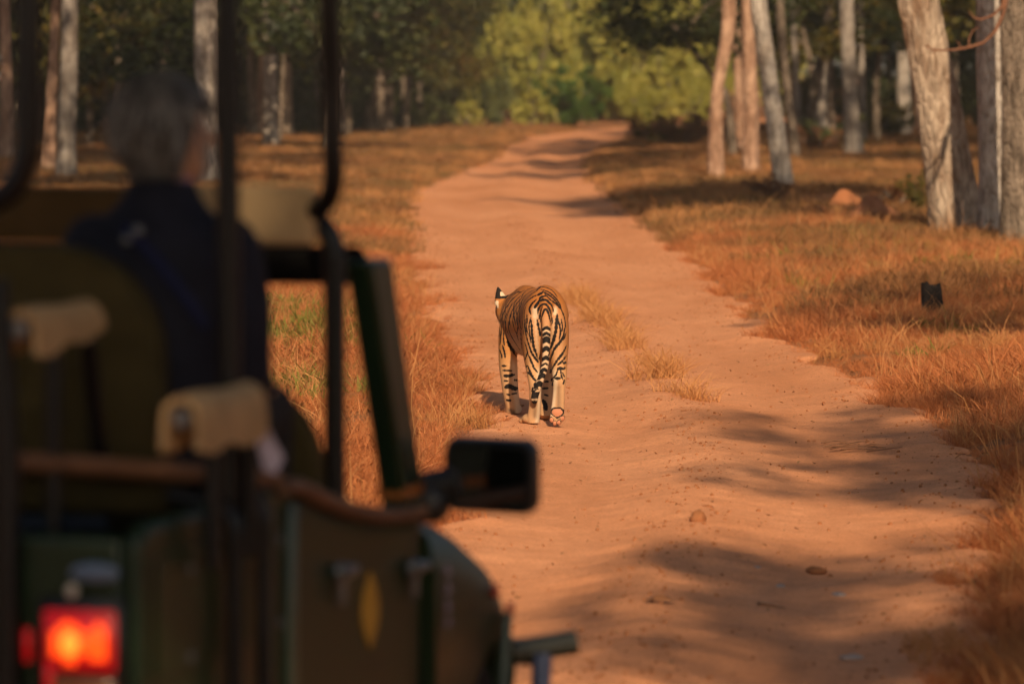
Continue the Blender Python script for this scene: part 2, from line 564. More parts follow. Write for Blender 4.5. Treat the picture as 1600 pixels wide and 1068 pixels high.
# the strip in the middle of the track and a bright clump in the near right corner
cy = RS.uniform(31, 45.5, 300); cx = np.interp(cy, [31, 34, 37, 41, 45.5], [1.26, 1.08, .93, .80, .62]) + RS.normal(0, .07, 300)
kp = (np.sin(cy * 1.9) > -.35)
gx = RS.uniform(1.62, 2.3, 70); gy = RS.uniform(16.6, 18.2, 70)
x = np.concatenate([x, cx[kp], gx]); y = np.concatenate([y, cy[kp], gy]); k = len(x)
sc = sizes(k, .55, 1.1)
m_ = len(cx[kp]); sc[k - m_ - 70:k - 70] *= 1.0; sc[k - 70:] *= .62
scatter('straw_grass', V_straw, place(x, y), spins(k), sc, 'pale straw grass tufts, thickest in the strip between the wheel ruts', 'grass')

# green weeds
P = []
for side, n in ((-1, 5200), (1, 3800)):
    x, y, o = candidates(n, 18, 80, side, 1.2)
    keep = clump(x + 14, y - 3, .6, .42) & (o > .7)
    P.append((x[keep], y[keep]))
x = np.concatenate([p[0] for p in P] + [RS.normal(-1.95, .42, 420), RS.normal(4.6, .6, 200)]); y = np.concatenate([p[1] for p in P] + [RS.normal(34, 2.6, 420), RS.normal(53, 3, 200)]); k = len(x)
scatter('green_weeds', V_green, place(x, y), spins(k, .3), sizes(k, .5, 1.2), 'small green weeds growing in patches through the dry grass', 'weeds')

# farther verges and the forest floor
P = []
for side, n, y0_ in ((-1, 33000, 46), (1, 36000, 40)):
    x, y, o = candidates(n, y0_, 175, side, .95, .15)
    keep = (RS.uniform(size=n) < .4 + .6 * (wob(x, y, .5) > -.1)) & clear_of_mounds(x, y) & ((y > 56) | ((o > .6) & (wob(x + 2, y, .7) > .0)))
    P.append((x[keep], y[keep], o[keep]))
x = np.concatenate([p[0] for p in P]); y = np.concatenate([p[1] for p in P]); o = np.concatenate([p[2] for p in P]); k = len(x)
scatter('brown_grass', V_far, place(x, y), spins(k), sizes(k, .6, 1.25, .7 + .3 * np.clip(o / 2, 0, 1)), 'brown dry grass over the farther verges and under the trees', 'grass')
P = []
for side, n in ((-1, 9000), (1, 9000)):
    x, y, o = candidates(n, 60, 170, side, .9)
    keep = clump(x - 7, y + 5, .3, .15) & clear_of_mounds(x, y)
    P.append((x[keep], y[keep]))
x = np.concatenate([p[0] for p in P]); y = np.concatenate([p[1] for p in P]); k = len(x)
scatter('pale_grass', V_farst, place(x, y), spins(k), sizes(k, .5, 1.1), 'paler dry grass in patches on the far verges', 'grass')

# tall bent stalks and fallen leaves
V_stalk = [tuft_mesh('stalk', M_gstraw, 4, .55, .05, .7, .0024, 110 + i) for i in range(4)]
P = []
for side, n in ((-1, 1500), (1, 1200)):
    x, y, o = candidates(n, 16, 75, side, 1.2); keep = o > .08; P.append((x[keep], y[keep]))
x = np.concatenate([p[0] for p in P]); y = np.concatenate([p[1] for p in P]); k = len(x)
scatter('grass_stalks', V_stalk, place(x, y), spins(k, .3), sizes(k, .5, 1.15), 'thin tall bent dry stalks standing out of the grass', 'grass')
M_litter = grass_mat('fallen_leaf', [(.10, .045, .02), (.19, .085, .035), (.28, .15, .07), (.16, .06, .025)], None, .1)
def litter_mesh(i):
    rs = np.random.RandomState(i); c = rs.uniform(.1, .35)
    me = bpy.data.meshes.new('fallen_leaf'); me.from_pydata([(-1, 0, .1), (-.3, -.42, c), (.5, -.36, c), (1.1, 0, .15), (.5, .36, c), (-.3, .42, c), (.1, 0, .02)], [], [(0, 1, 6), (1, 2, 6), (2, 3, 6), (3, 4, 6), (4, 5, 6), (5, 0, 6)]); me.update(); me.materials.append(M_litter); return me
P = []
for side, n in ((-1, 3200), (1, 3200)):
    x, y, o = candidates(n, 16, 85, side, 1.1); P.append((x, y))
yy_ = 16 + 60 * RS.uniform(size=420) ** 1.5; P.append((edge_l(yy_) + RS.uniform(.02, .98, 420) * (edge_r(yy_) - edge_l(yy_)), yy_))
x = np.concatenate([p[0] for p in P]); y = np.concatenate([p[1] for p in P]); k = len(x); s = RS.uniform(.010, .032, k); s[-420:] = RS.uniform(.008, .02, 420)
zo = np.full(k, .03); zo[-420:] = .004
scatter('leaf_litter', [litter_mesh(i) for i in range(4)], place(x, y) + np.stack([0 * x, 0 * x, zo], -1), spins(k, .4), np.stack([s, s, s], -1), 'fallen brown leaves lying in the grass and on the track', 'leaves')

# loose clods and pebbles on the track
def clod_mesh(name, mat, seed):
    rs = np.random.RandomState(seed); m = MB(); m.ball((0, 0, .15), (.5, .42, .34), 7, 5)
    m.v = [tuple(np.array(p) * rs.uniform(.78, 1.2, 3)) for p in m.v]
    me = m.mesh(name); me.materials.append(mat); return me
M_clod = plain('clod_soil', (.26, .105, .045), .95, .05, var=.35, vs=2)
M_stone = plain('grey_stone', (.30, .24, .21), .85, .2, var=.3, vs=6, bump=.4)
V_clod = [clod_mesh('clod', M_clod, i) for i in range(4)]
n = 16000
y = 15 + 55 * RS.uniform(size=n) ** 1.6; u = RS.uniform(size=n)
ridge = RS.uniform(size=n)
u = np.where(ridge < .35, .46 + RS.normal(0, .05, n), np.where(ridge < .75, np.abs(RS.normal(0, .12, n)), u))
u = np.where((ridge > .55) & (ridge < .75), 1 - u, u); u = np.clip(u, .01, .99)
x = edge_l(y) + u * (edge_r(y) - edge_l(y))
s = .004 + .026 * RS.uniform(size=n) ** 7
scatter('soil_clods', V_clod, place(x, y), spins(n, .6), np.stack([s, s, s], -1), 'loose clods and grit scattered over the track', 'soil')
# ------------------------------------------------------------------ leaves and crowns
def leaf_cloud(name, mat, centers, radii, per, size, seed, flat=.75):
    rs = np.random.RandomState(seed)
    C = np.repeat(np.asarray(centers, float), per, 0); Rd = np.repeat(np.asarray(radii, float), per, 0)
    n = len(C)
    d = rs.normal(size=(n, 3)); d /= np.linalg.norm(d, axis=1)[:, None]
    rr = rs.uniform(.15, 1, n) ** .55
    p = C + d * (rr * Rd)[:, None] * np.array([1, 1, flat])
    a = rs.normal(size=(n, 3)); a[:, 2] *= .55; a /= np.linalg.norm(a, axis=1)[:, None]
    b = np.cross(a, rs.normal(size=(n, 3))); b /= np.linalg.norm(b, axis=1)[:, None]
    s = (size * rs.uniform(.6, 1.35, n))[:, None]
    nrm = np.cross(a, b)
    v = np.stack([p - a * s * .5, p + b * s * .27 + nrm * s * .06, p + a * s * .55, p - b * s * .27 + nrm * s * .06], 1).reshape(-1, 3)
    q = np.arange(4 * n).reshape(-1, 4)
    return np_mesh(name, v, q, mat)

def crown_centers(n, rx, rz, seed, low=-1.0):
    rs = np.random.RandomState(seed); out = []
    while len(out) < n:
        p = rs.uniform(-1, 1, 3)
        r = np.linalg.norm(p)
        if r > 1 or r < .25 or p[2] < low: continue
        out.append(p * np.array([rx, rx, rz]))
    return np.array(out), rs.uniform(.55, 1.15, n)

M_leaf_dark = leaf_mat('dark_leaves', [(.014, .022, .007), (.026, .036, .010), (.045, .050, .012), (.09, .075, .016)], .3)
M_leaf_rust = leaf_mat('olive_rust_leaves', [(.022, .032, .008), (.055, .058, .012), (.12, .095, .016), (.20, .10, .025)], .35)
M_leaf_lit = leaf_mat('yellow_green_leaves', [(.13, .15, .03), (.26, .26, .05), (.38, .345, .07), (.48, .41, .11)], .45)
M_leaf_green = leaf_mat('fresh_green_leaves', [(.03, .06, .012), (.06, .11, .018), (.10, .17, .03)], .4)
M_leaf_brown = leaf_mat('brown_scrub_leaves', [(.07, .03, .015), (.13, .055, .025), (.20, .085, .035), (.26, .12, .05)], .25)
M_leaf_dull = leaf_mat('dull_green_leaves', [(.035, .05, .016), (.07, .085, .025), (.12, .13, .04), (.17, .13, .06)], .35)

CROWNS = {}
def crown_mesh(kind, mat, v):
    key = (kind, v)
    if key not in CROWNS:
        c, r = crown_centers(34, 3.2, 2.6, 100 + v, -.85)
        CROWNS[key] = leaf_cloud('crown', mat, c, r * 1.05, 105, .27, 200 + v)
    return CROWNS[key]
def bush_mesh(kind, mat, v):
    key = ('b' + kind, v)
    if key not in CROWNS:
        rs = np.random.RandomState(300 + v); c = []; r = []
        for s_ in range(11):                                    # sprays that rise and spread from the foot
            a = rs.uniform(0, 6.28); ln = rs.uniform(.5, 1.15); sp_ = rs.uniform(.25, 1.05)
            for t in np.linspace(.2, 1, 5):
                c.append((math.cos(a) * sp_ * t + rs.normal(0, .09), math.sin(a) * sp_ * t + rs.normal(0, .09), ln * t ** .8 + rs.normal(0, .05))); r.append(rs.uniform(.10, .26) * (1.15 - .5 * t))
        CROWNS[key] = leaf_cloud('foliage', mat, c, np.array(r), 75, .075, 400 + v, .85)
    return CROWNS[key]

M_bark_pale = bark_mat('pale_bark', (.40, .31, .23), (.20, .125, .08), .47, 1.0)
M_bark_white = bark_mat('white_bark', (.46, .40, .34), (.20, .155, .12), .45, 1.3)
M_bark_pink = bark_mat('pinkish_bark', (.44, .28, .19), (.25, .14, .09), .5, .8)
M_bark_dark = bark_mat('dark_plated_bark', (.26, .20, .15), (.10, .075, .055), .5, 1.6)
M_bark_grey = bark_mat('grey_bark', (.30, .26, .225), (.16, .125, .10), .47, 1.0)
M_twig = plain('twig_bark', (.15, .07, .04), .9, .1)

def trunk_shape(mb, pts, rad, seed, n=16, flute=.10):
    rs = np.random.RandomState(seed); ph = rs.uniform(0, 6.28, 6)
    P = [Vector(p) for p in pts]
    # resample
    Q = []; Rr_ = []
    for i in range(len(P) - 1):
        seg = max(2, int((P[i+1] - P[i]).length / .22))
        for s in range(seg):
            t = s / seg; Q.append(P[i].lerp(P[i+1], t)); Rr_.append(rad[i] * (1 - t) + rad[i+1] * t)
    Q.append(P[-1]); Rr_.append(rad[-1])
    # smooth the path
    for _ in range(3):
        Q = [Q[0]] + [(Q[i-1] + Q[i] * 2 + Q[i+1]) / 4 for i in range(1, len(Q) - 1)] + [Q[-1]]
        Rr_ = [Rr_[0]] + [(Rr_[i-1] + Rr_[i] * 2 + Rr_[i+1]) / 4 for i in range(1, len(Rr_) - 1)] + [Rr_[-1]]
    rings = []
    for p, r in zip(Q, Rr_):
        ring = []
        for k in range(n):
            a = 2 * math.pi * k / n
            rr = r * (1 + flute * (.6 * math.sin(3 * a + ph[0] + p.z * .25) + .4 * math.sin(5 * a + ph[1] - p.z * .4) + .3 * math.sin(2 * a + ph[2] + p.z * 1.7) + .25 * mnoise.noise(Vector((a * 2, p.z * 2.5, seed)))))
            ring.append((p.x + rr * math.cos(a), p.y + rr * math.sin(a), p.z))
        rings.append(ring)
    mb.loft(rings)
    return Q, Rr_

def tree(name, label, foot, line, bark, seed, crown=None, group=None, top=7.5, cat='tree', flare=1.35, limbs=3, flute=.10, crown_r=1.0, crown_up=1.6):
    """foot: where it stands; line: (x, z, radius) up the trunk relative to the foot"""
    root = empty(name, foot); tag(root, label, cat, group)
    pts = [(x, 0.0, z) for x, z, r in line]; rad = [r for x, z, r in line]
    pts = [(pts[0][0], 0, -.15), (pts[0][0] + (pts[1][0] - pts[0][0]) * .1, 0, .25)] + pts[1:]
    rad = [rad[0] * flare, rad[0] * 1.05] + rad[1:]
    # carry on above what the photograph shows
    a, b = Vector(pts[-2]), Vector(pts[-1]); d = (b - a).normalized(); d = (d * .6 + Vector((0, 0, .6))).normalized()
    if b.z < top:
        L_ = (top - b.z) / max(d.z, .3); pts += [tuple(b + d * L_ * .5), tuple(b + d * L_)]; rad += [rad[-1] * .85, rad[-1] * .6]
    mb = MB(); trunk_shape(mb, pts, rad, seed, flute=flute)
    rs = random.Random(seed); tip = Vector(pts[-1])
    if crown:
        for k in range(limbs):
            an = rs.uniform(0, 6.28); st = tip - d * rs.uniform(.2, 1.4); ln = rs.uniform(1.6, 2.6) * crown_r
            e = st + Vector((math.cos(an) * ln, math.sin(an) * ln, ln * .8)); mid = st.lerp(e, .5) + Vector((0, 0, .25))
            mb.tube([st, mid, e], [rad[-1] * .8, rad[-1] * .55, rad[-1] * .2], 8)
    mb.build('trunk', bark, root, fixn=False)
    if crown:
        kind, mat = crown
        c = bpy.data.objects.new('crown', crown_mesh(kind, mat, seed % 3)); link(c, root)
        s = rs.uniform(.85, 1.15) * crown_r
        c.location = tip + Vector((rs.uniform(-.5, .5), rs.uniform(-.5, .5), crown_up * crown_r)); c.rotation_euler = (0, 0, rs.uniform(0, 6.28)); c.scale = (s, s, s * rs.uniform(.85, 1.1))
    return root

def px_tree(name, label, base, line, bark, seed, depth=None, **kw):
    """base: (px, py) where the trunk meets the ground; line: (px, py, width_px) upwards"""
    g = ground_at(*base) if depth is None else None
    if depth is not None:
        p = at(base[0], base[1], depth); g = Vector((p.x, depth, top_z(p.x, depth)))
    sc = FPX / g.y
    L_ = []
    for x, y, w in line:
        p = at(x, y, g.y); L_.append((p.x - g.x, max(p.z - g.z, 0), w / sc / 2))
    L_[0] = (L_[0][0], 0.0, L_[0][2])
    return tree(name, label, (g.x, g.y, g.z), L_, bark, seed, **kw)

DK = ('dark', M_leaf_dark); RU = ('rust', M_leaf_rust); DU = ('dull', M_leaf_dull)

# right of the track
px_tree('leaning_tree', 'thick pale mottled trunk leaning left over the right verge', (1497, 372), [(1500, 372, 84), (1485, 290, 72), (1468, 180, 67), (1451, 90, 66), (1433, 0, 65)], M_bark_pale, 1, crown=DU, top=9.5, crown_r=1.0, flute=.13)
px_tree('pale_tree', 'pale peeling trunk standing just right of the thick leaning trunk', (1553, 372), [(1553, 372, 52), (1552, 290, 46), (1549, 150, 44), (1546, 0, 40)], M_bark_white, 2, crown=DK, top=9.5, crown_r=1.0)
br_tree = px_tree('dark_tree', 'dark plated trunk at the right edge with a bare hooked branch', (1590, 388), [(1590, 388, 48), (1588, 200, 44), (1586, 90, 42), (1584, 0, 42)], M_bark_dark, 3, crown=DK, top=9.5, crown_r=1.1)
px_tree('white_tree', 'slim whitish trunk leaning left beside the track', (1226, 302), [(1226, 302, 30), (1213, 210, 28), (1198, 100, 28), (1183, 0, 27)], M_bark_white, 4, crown=DU, top=10, crown_r=.75)
px_tree('crooked_tree', 'crooked pinkish trunk with a dark burnt foot', (1118, 284), [(1118, 284, 24), (1118, 225, 26), (1118, 170, 19), (1121, 120, 20), (1134, 80, 22), (1139, 40, 22), (1139, 0, 22)], M_bark_pink, 5, crown=RU, top=9, crown_r=.7)
px_tree('pink_tree', 'straight pinkish brown trunk left of the slim white trunk', (1173, 275), [(1173, 275, 27), (1174, 180, 23), (1171, 90, 22), (1168, 0, 22)], M_bark_pink, 6, crown=DU, top=10, crown_r=.8)
px_tree('slender_tree', 'slender pinkish trunk behind the crooked trunk', (1156, 240), [(1156, 240, 15), (1154, 130, 14), (1150, 40, 13), (1148, 0, 13)], M_bark_pink, 7, crown=DK, top=9.5, crown_r=.75)
px_tree('brown_tree', 'dark brown trunk half hidden behind the slim white trunk', (1244, 252), [(1244, 252, 16), (1234, 170, 14), (1224, 80, 14), (1218, 0, 14)], M_bark_dark, 8, crown=RU, top=9.5, crown_r=1.45)
px_tree('thin_tree', 'thin pale olive trunk in shade right of the slim white trunk', (1247, 232), [(1247, 232, 11), (1246, 150, 10), (1240, 60, 9), (1238, 0, 9)], M_bark_grey, 9, crown=DK, top=9.5, crown_r=1.45)
px_tree('slanting_tree', 'dark trunk slanting right in the shade', (1262, 222), [(1262, 222, 18), (1272, 150, 16), (1286, 80, 16), (1300, 0, 15)], M_bark_dark, 10, crown=DK, top=9.5, crown_r=1.45)
px_tree('pale_cone_tree', 'short pale trunk broad at its foot, deep in the shade', (1283, 212), [(1283, 212, 20), (1284, 170, 14), (1287, 120, 9), (1290, 40, 8), (1292, 0, 8)], M_bark_white, 11, crown=DK, top=9.5, crown_r=1.45)
px_tree('grey_tree', 'grey trunk with a sunlit foot behind the red mounds', (1334, 244), [(1334, 244, 28), (1329, 170, 24), (1325, 90, 22), (1322, 0, 22)], M_bark_grey, 12, crown=RU, top=7.5, crown_r=1.3, crown_up=1.2)
px_tree('grey_sapling', 'narrow grey trunk close beside the sunlit-footed grey trunk', (1349, 226), [(1349, 226, 12), (1347, 150, 11), (1345, 60, 11), (1343, 0, 11)], M_bark_grey, 13, crown=RU, top=8, crown_r=1.3)
px_tree('far_pale_tree', 'pale straight trunk far behind, left of the thick leaning trunk', (1414, 214), [(1414, 214, 20), (1412, 150, 19), (1411, 60, 17), (1410, 0, 17)], M_bark_white, 14, crown=DK, top=9.5, crown_r=1.45)
px_tree('far_brown_tree', 'brown narrow trunk far behind, beside the pale straight trunk', (1436, 210), [(1436, 210, 13), (1433, 140, 12), (1428, 60, 11), (1426, 0, 11)], M_bark_pink, 15, crown=RU, top=9.5, crown_r=1.45)

# hooked bare branch of the dark tree
def px_tube(mb, pts, r, depth, org, n=7):
    P_ = [at(x, y, depth) - org for x, y in pts]
    mb.tube(P_, [q * .55 for q in r] if hasattr(r, '__len__') else r, n)
g = Vector(br_tree.location); mb = MB(); bd = g.y - .7
px_tube(mb, [(1590, -60), (1578, -25), (1568, 20), (1556, 48), (1538, 66), (1515, 74), (1490, 78), (1470, 79), (1456, 77), (1450, 73)], [.05, .05, .045, .042, .038, .032, .028, .024, .02, .012], bd, g)
px_tube(mb, [(1572, -20), (1566, 10), (1552, 24), (1532, 31), (1522, 28), (1514, 18)], [.045, .04, .035, .03, .02, .01], bd, g)
px_tube(mb, [(1514, 75), (1514, 60), (1520, 48), (1530, 42)], [.026, .022, .017, .01], bd, g)
px_tube(mb, [(1502, 77), (1498, 68), (1494, 64)], [.018, .014, .007], bd, g)
px_tube(mb, [(1452, 73), (1447, 71), (1445, 74)], [.03, .025, .01], bd, g)
px_tube(mb, [(1456, 77), (1453, 88), (1452, 97)], [.006, .005, .003], bd, g)
px_tube(mb, [(1460, 78), (1459, 86)], [.02, .004], bd, g)
px_tube(mb, [(1590, -60), (1588, -70), (1587, -80)], [.05, .06, .07], bd, g)
P_ = [at(1590, -60, bd) - g, at(1587, -90, bd + .4) - g, at(1586, -110, g.y) - g]
mb.tube(P_, [.05, .07, .08], 8)
br = mb.build('bare_branch', M_twig, br_tree, fixn=False); br['label'] = 'bare reddish hooked branch'

# left of the track
px_tree('grey_trunk_tree', 'smooth grey trunk with a sunlit foot, left of the seated person', (102, 284), [(102, 284, 32), (104, 220, 27), (107, 100, 26), (108, 0, 26)], M_bark_grey, 21, crown=DK, top=9.5, crown_r=1.45)
px_tree('two_tone_tree', 'broad grey and tan trunk behind the canopy post beside the head', (326, 292), [(326, 292, 40), (325, 200, 38), (323, 100, 37), (321, 0, 36)], M_bark_white, 22, crown=DK, top=10, crown_r=1.6, flute=.16)
px_tree('grey_pair_tree', 'grey trunk between the two front canopy posts, the thicker of a pair', (424, 232), [(424, 232, 25), (423, 150, 22), (422, 60, 22), (421, 0, 22)], M_bark_white, 23, crown=DK, top=9.5, crown_r=1.45)
px_tree('brown_pair_tree', 'brownish trunk between the two front canopy posts, the thinner of a pair', (447, 214), [(447, 214, 20), (447, 130, 17), (445, 60, 16), (440, 0, 15)], M_bark_pale, 24, crown=RU, top=9.5, crown_r=1.45)
px_tree('sunlit_foot_tree', 'orange sunlit foot of a trunk leaning right in the dark woods', (397, 215), [(397, 215, 26), (402, 180, 20), (407, 140, 13), (412, 60, 11), (416, 0, 11)], M_bark_pink, 25, crown=DK, top=9.5, crown_r=1.45)
px_tree('edge_tree', 'brown trunk at the far left edge behind the rear canopy post', (12, 250), [(12, 250, 26), (12, 150, 22), (10, 60, 18), (8, 0, 18)], M_bark_pink, 26, crown=DK, top=9.5, crown_r=1.45)
px_tree('shadow_tree', 'brown shaded trunk close left of the smooth grey trunk', (74, 272), [(74, 272, 26), (78, 180, 20), (84, 90, 16), (88, 0, 15)], M_bark_pink, 27, crown=RU, top=9.5, crown_r=1.45)
px_tree('thin_brown_tree', 'thin brown trunk in the dark woods left of the grey head', (170, 215), [(170, 215, 11), (168, 150, 10), (164, 90, 9), (162, 0, 9)], M_bark_pink, 28, crown=DK, top=9.5, crown_r=1.45)
px_tree('thin_grey_tree', 'thin grey trunk right beside the foremost canopy post', (533, 216), [(533, 216, 11), (532, 150, 10), (530, 60, 9), (529, 0, 9)], M_bark_grey, 29, crown=DK, top=9.5, crown_r=1.45)
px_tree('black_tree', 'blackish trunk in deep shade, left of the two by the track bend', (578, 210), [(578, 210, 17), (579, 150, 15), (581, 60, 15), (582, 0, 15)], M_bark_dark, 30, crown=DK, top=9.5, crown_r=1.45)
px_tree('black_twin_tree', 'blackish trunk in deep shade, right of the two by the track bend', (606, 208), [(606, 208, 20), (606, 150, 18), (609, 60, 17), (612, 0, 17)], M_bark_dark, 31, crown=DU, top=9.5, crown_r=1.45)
# leafy tree that hangs over the right side of the track's far end
g_ = at(1146, 262, 108)
tree('overhanging_tree', 'dark leafy crown hanging over the far right of the track', (g_.x, 108, top_z(g_.x, 108)), [(0, 0, .10), (-.15, 1.6, .09), (-1.5, 3.3, .07)], M_bark_dark, 32, crown=DK, top=3.3, crown_r=.80, crown_up=.5)

# woods behind, trees nothing tells apart
rsf = random.Random(5)
def woods_tree(x, y, side, i):
    h = rsf.uniform(5.5, 9.0)
    r = rsf.uniform(.08, .15)
    lean = rsf.uniform(-.6, .6)
    lab = 'dark leafy tree of the shaded woods left of the track' if side < 0 else 'dark leafy tree of the shaded woods right of the track'
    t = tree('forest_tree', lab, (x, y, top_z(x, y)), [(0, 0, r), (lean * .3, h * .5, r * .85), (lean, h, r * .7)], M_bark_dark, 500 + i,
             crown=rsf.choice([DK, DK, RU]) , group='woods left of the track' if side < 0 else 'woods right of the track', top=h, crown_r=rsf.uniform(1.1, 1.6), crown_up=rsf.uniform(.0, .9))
i = 0
for row, (yy, step) in enumerate(((136, 5.5), (150, 4.6), (164, 4.4), (180, 4.6), (198, 5.2))):
    x = -.15 * yy - 4 + rsf.uniform(0, 2)
    lim = float(edge_l(yy)) - (3.6 if yy < 170 else 5.5)
    while x < lim:
        woods_tree(x, yy + rsf.uniform(-5, 5), -1, i); i += 1; x += step * rsf.uniform(.7, 1.3)
    x = max(float(edge_r(yy)) + 5.0, 8.5) + rsf.uniform(0, 2)
    while x < .116 * yy + 3:
        if yy > 140: woods_tree(x, yy + rsf.uniform(-5, 5), 1, i); i += 1
        x += step * rsf.uniform(.8, 1.35)

for k_, (px, yy) in enumerate(((30, 150), (55, 128), (140, 126), (185, 120), (230, 128), (90, 138), (150, 158), (205, 142), (262, 114), (290, 160), (345, 155), (395, 172), (470, 162), (513, 121), (545, 150), (590, 158), (632, 160), (660, 168), (700, 180), (500, 152), (240, 152), (120, 162), (1215, 140), (1265, 128), (1300, 152), (1370, 132), (1385, 158), (1455, 120), (1480, 150), (1545, 130), (1590, 112))):
    x = (px - 800) * yy / FPX; h = rsf.uniform(3.4, 4.6); side = -1 if x < 0 else 1
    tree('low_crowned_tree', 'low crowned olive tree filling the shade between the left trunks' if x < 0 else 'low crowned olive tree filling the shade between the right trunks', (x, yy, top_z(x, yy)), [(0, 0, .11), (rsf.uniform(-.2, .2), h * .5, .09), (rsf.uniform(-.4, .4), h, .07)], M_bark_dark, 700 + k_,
         crown=rsf.choice([DK, RU, RU]), group='low trees between the left trunks' if x < 0 else 'low trees between the right trunks', top=h, crown_r=rsf.uniform(.75, 1.0), crown_up=rsf.uniform(-.2, .4))

# bushes
def bush(label, x, y, w, h, kind, mat, v, group=None, name='bush', cat='bush'):
    g = Vector((x, y, top_z(x, y)))
    root = empty(name, g); tag(root, label, cat, group)
    mb = MB(); rs = random.Random(v * 7 + int(x * 10))
    for k in range(6):
        a = rs.uniform(0, 6.28); e = Vector((math.cos(a) * w * .5, math.sin(a) * w * .5, h * rs.uniform(.5, .85)))
        mb.tube([(0, 0, -.05), e * .5 + Vector((0, 0, .1 * h)), e], [.05, .035, .012], 6)
    mb.build('stems', M_bark_dark, root, fixn=False)
    c = bpy.data.objects.new('foliage', bush_mesh(kind, mat, v % 3)); link(c, root)
    c.scale = (w, w, h); c.rotation_euler = (0, 0, rs.uniform(0, 6.28))
    return root
def pxb(label, px, y, w, h, kind, mat, v, **kw): return bush(label, (px - 800) * y / FPX, y, w, h, kind, mat, v, **kw)
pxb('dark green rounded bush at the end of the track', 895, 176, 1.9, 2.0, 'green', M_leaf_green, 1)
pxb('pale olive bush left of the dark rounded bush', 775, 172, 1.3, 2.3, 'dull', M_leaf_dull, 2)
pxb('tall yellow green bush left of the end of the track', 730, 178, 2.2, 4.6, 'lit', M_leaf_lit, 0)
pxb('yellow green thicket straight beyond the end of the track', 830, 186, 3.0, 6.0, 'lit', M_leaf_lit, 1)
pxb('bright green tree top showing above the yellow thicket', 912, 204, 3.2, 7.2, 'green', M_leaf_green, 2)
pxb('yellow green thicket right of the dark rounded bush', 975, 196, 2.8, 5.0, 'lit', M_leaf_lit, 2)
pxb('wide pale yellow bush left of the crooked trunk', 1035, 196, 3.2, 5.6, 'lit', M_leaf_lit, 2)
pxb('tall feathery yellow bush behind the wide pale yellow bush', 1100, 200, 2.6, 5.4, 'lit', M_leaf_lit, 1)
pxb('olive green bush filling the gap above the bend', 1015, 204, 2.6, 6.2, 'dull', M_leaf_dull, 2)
pxb('small yellow bush between the straw bush and the crooked trunk', 1085, 178, 1.2, 2.2, 'lit', M_leaf_lit, 2)
pxb('broad yellow olive bush at the left end of the thicket', 690, 188, 2.6, 5.0, 'lit', M_leaf_lit, 1)
pxb('yellow green bush high above the dark rounded bush', 870, 198, 2.4, 5.4, 'lit', M_leaf_lit, 0)
pxb('low straw coloured bush on the bend of the track', 1010, 182, 1.5, 1.7, 'lit', M_leaf_lit, 1)
pxb('dull green shrub at the foot of the dark woods left of the bend', 690, 170, 1.5, 2.2, 'dull', M_leaf_dull, 0)
pxb('grey green low shrub in front of the dark woods', 640, 168, 1.6, 1.4, 'dull', M_leaf_dull, 1)
k = 0
for yy in (206, 218, 228):
    x = -12 + rsf.uniform(0, 2)
    while x < 22:
        if not (float(edge_l(yy)) - 2.5 < x < float(edge_r(yy)) + 2.5):
            lit = rsf.random() < .75
            bush('tall yellow green thicket bush in the back row', x, yy + rsf.uniform(-3, 3), rsf.uniform(2.4, 3.6), rsf.uniform(5, 8.5), 'lit' if lit else 'dull', M_leaf_lit if lit else M_leaf_dull, k, group='back row of the thicket'); k += 1
        x += rsf.uniform(2.6, 4.2)
for yy in (158, 172, 190, 212):                      # undergrowth of the shaded woods
    x = -.116 * yy - 4
    while x < .116 * yy + 4:
        if not (float(edge_l(yy)) - 7 < x < float(edge_r(yy)) + 6) and abs(x - 3) > 5.5:
            side = x < 0
            bush('dark undergrowth bush in the left woods' if side else 'dark undergrowth bush in the right woods', x, yy + rsf.uniform(-4, 4), rsf.uniform(1.6, 2.6), rsf.uniform(1.4, 3.4), *(('dark', M_leaf_dark) if rsf.random() < .7 else ('dull', M_leaf_dull)), k, group='undergrowth of the left woods' if side else 'undergrowth of the right woods'); k += 1
        x += rsf.uniform(1.8, 3.0)
# shrubs under the right and left trees
for j, (px, yy, w, h, kind, mat, lab) in enumerate([
    (1300, 118, 1.3, .9, 'dull', M_leaf_dull, 'low dull shrub between the grey trunk and the white trunk'),
    (1390, 140, 1.8, 1.3, 'rust', M_leaf_rust, 'rusty shrub in shade behind the red mounds'),
    (1450, 152, 2.4, 2.6, 'dark', M_leaf_dark, 'dark shrub behind the thick leaning trunk'),
    (1260, 160, 2.6, 2.4, 'rust', M_leaf_rust, 'rusty green shrub deep between the right trunks'),
    (1440, 66.5, .5, .55, 'rust', M_leaf_rust, 'small rusty shrub at the foot of the leaning trunk'),
    (1040, 131, 1.0, .8, 'rust', M_leaf_rust, 'dark rusty shrub on the bank right of the far track'),
    (1010, 140, 1.0, .7, 'brown', M_leaf_brown, 'low brown scrub at the right edge of the far track'),
    (1065, 126, 1.2, .8, 'brown', M_leaf_brown, 'brown scrub in front of the crooked trunk'),
    (1088, 138, 1.3, .9, 'brown', M_leaf_brown, 'brown scrub behind the crooked trunk'),
    (1280, 116, 1.1, .6, 'brown', M_leaf_brown, 'brown scrub behind the slim white trunk'),
    (1200, 74, .6, .35, 'brown', M_leaf_brown, 'small brown scrub nearer than the slim white trunk'),
    (1400, 70, .6, .4, 'brown', M_leaf_brown, 'small brown scrub just right of the soil mounds'),
    (250, 130, 2.4, 2.0, 'dark', M_leaf_dark, 'dark shrub in the woods behind the seated person'),
    (480, 150, 2.2, 1.6, 'dark', M_leaf_dark, 'dark shrub in the woods behind the foremost canopy post'),
    (555, 160, 2.4, 2.4, 'dark', M_leaf_dark, 'dark shrub in the woods right of the foremost canopy post')]):
    pxb(lab, px, yy, w, h, kind, mat, j)

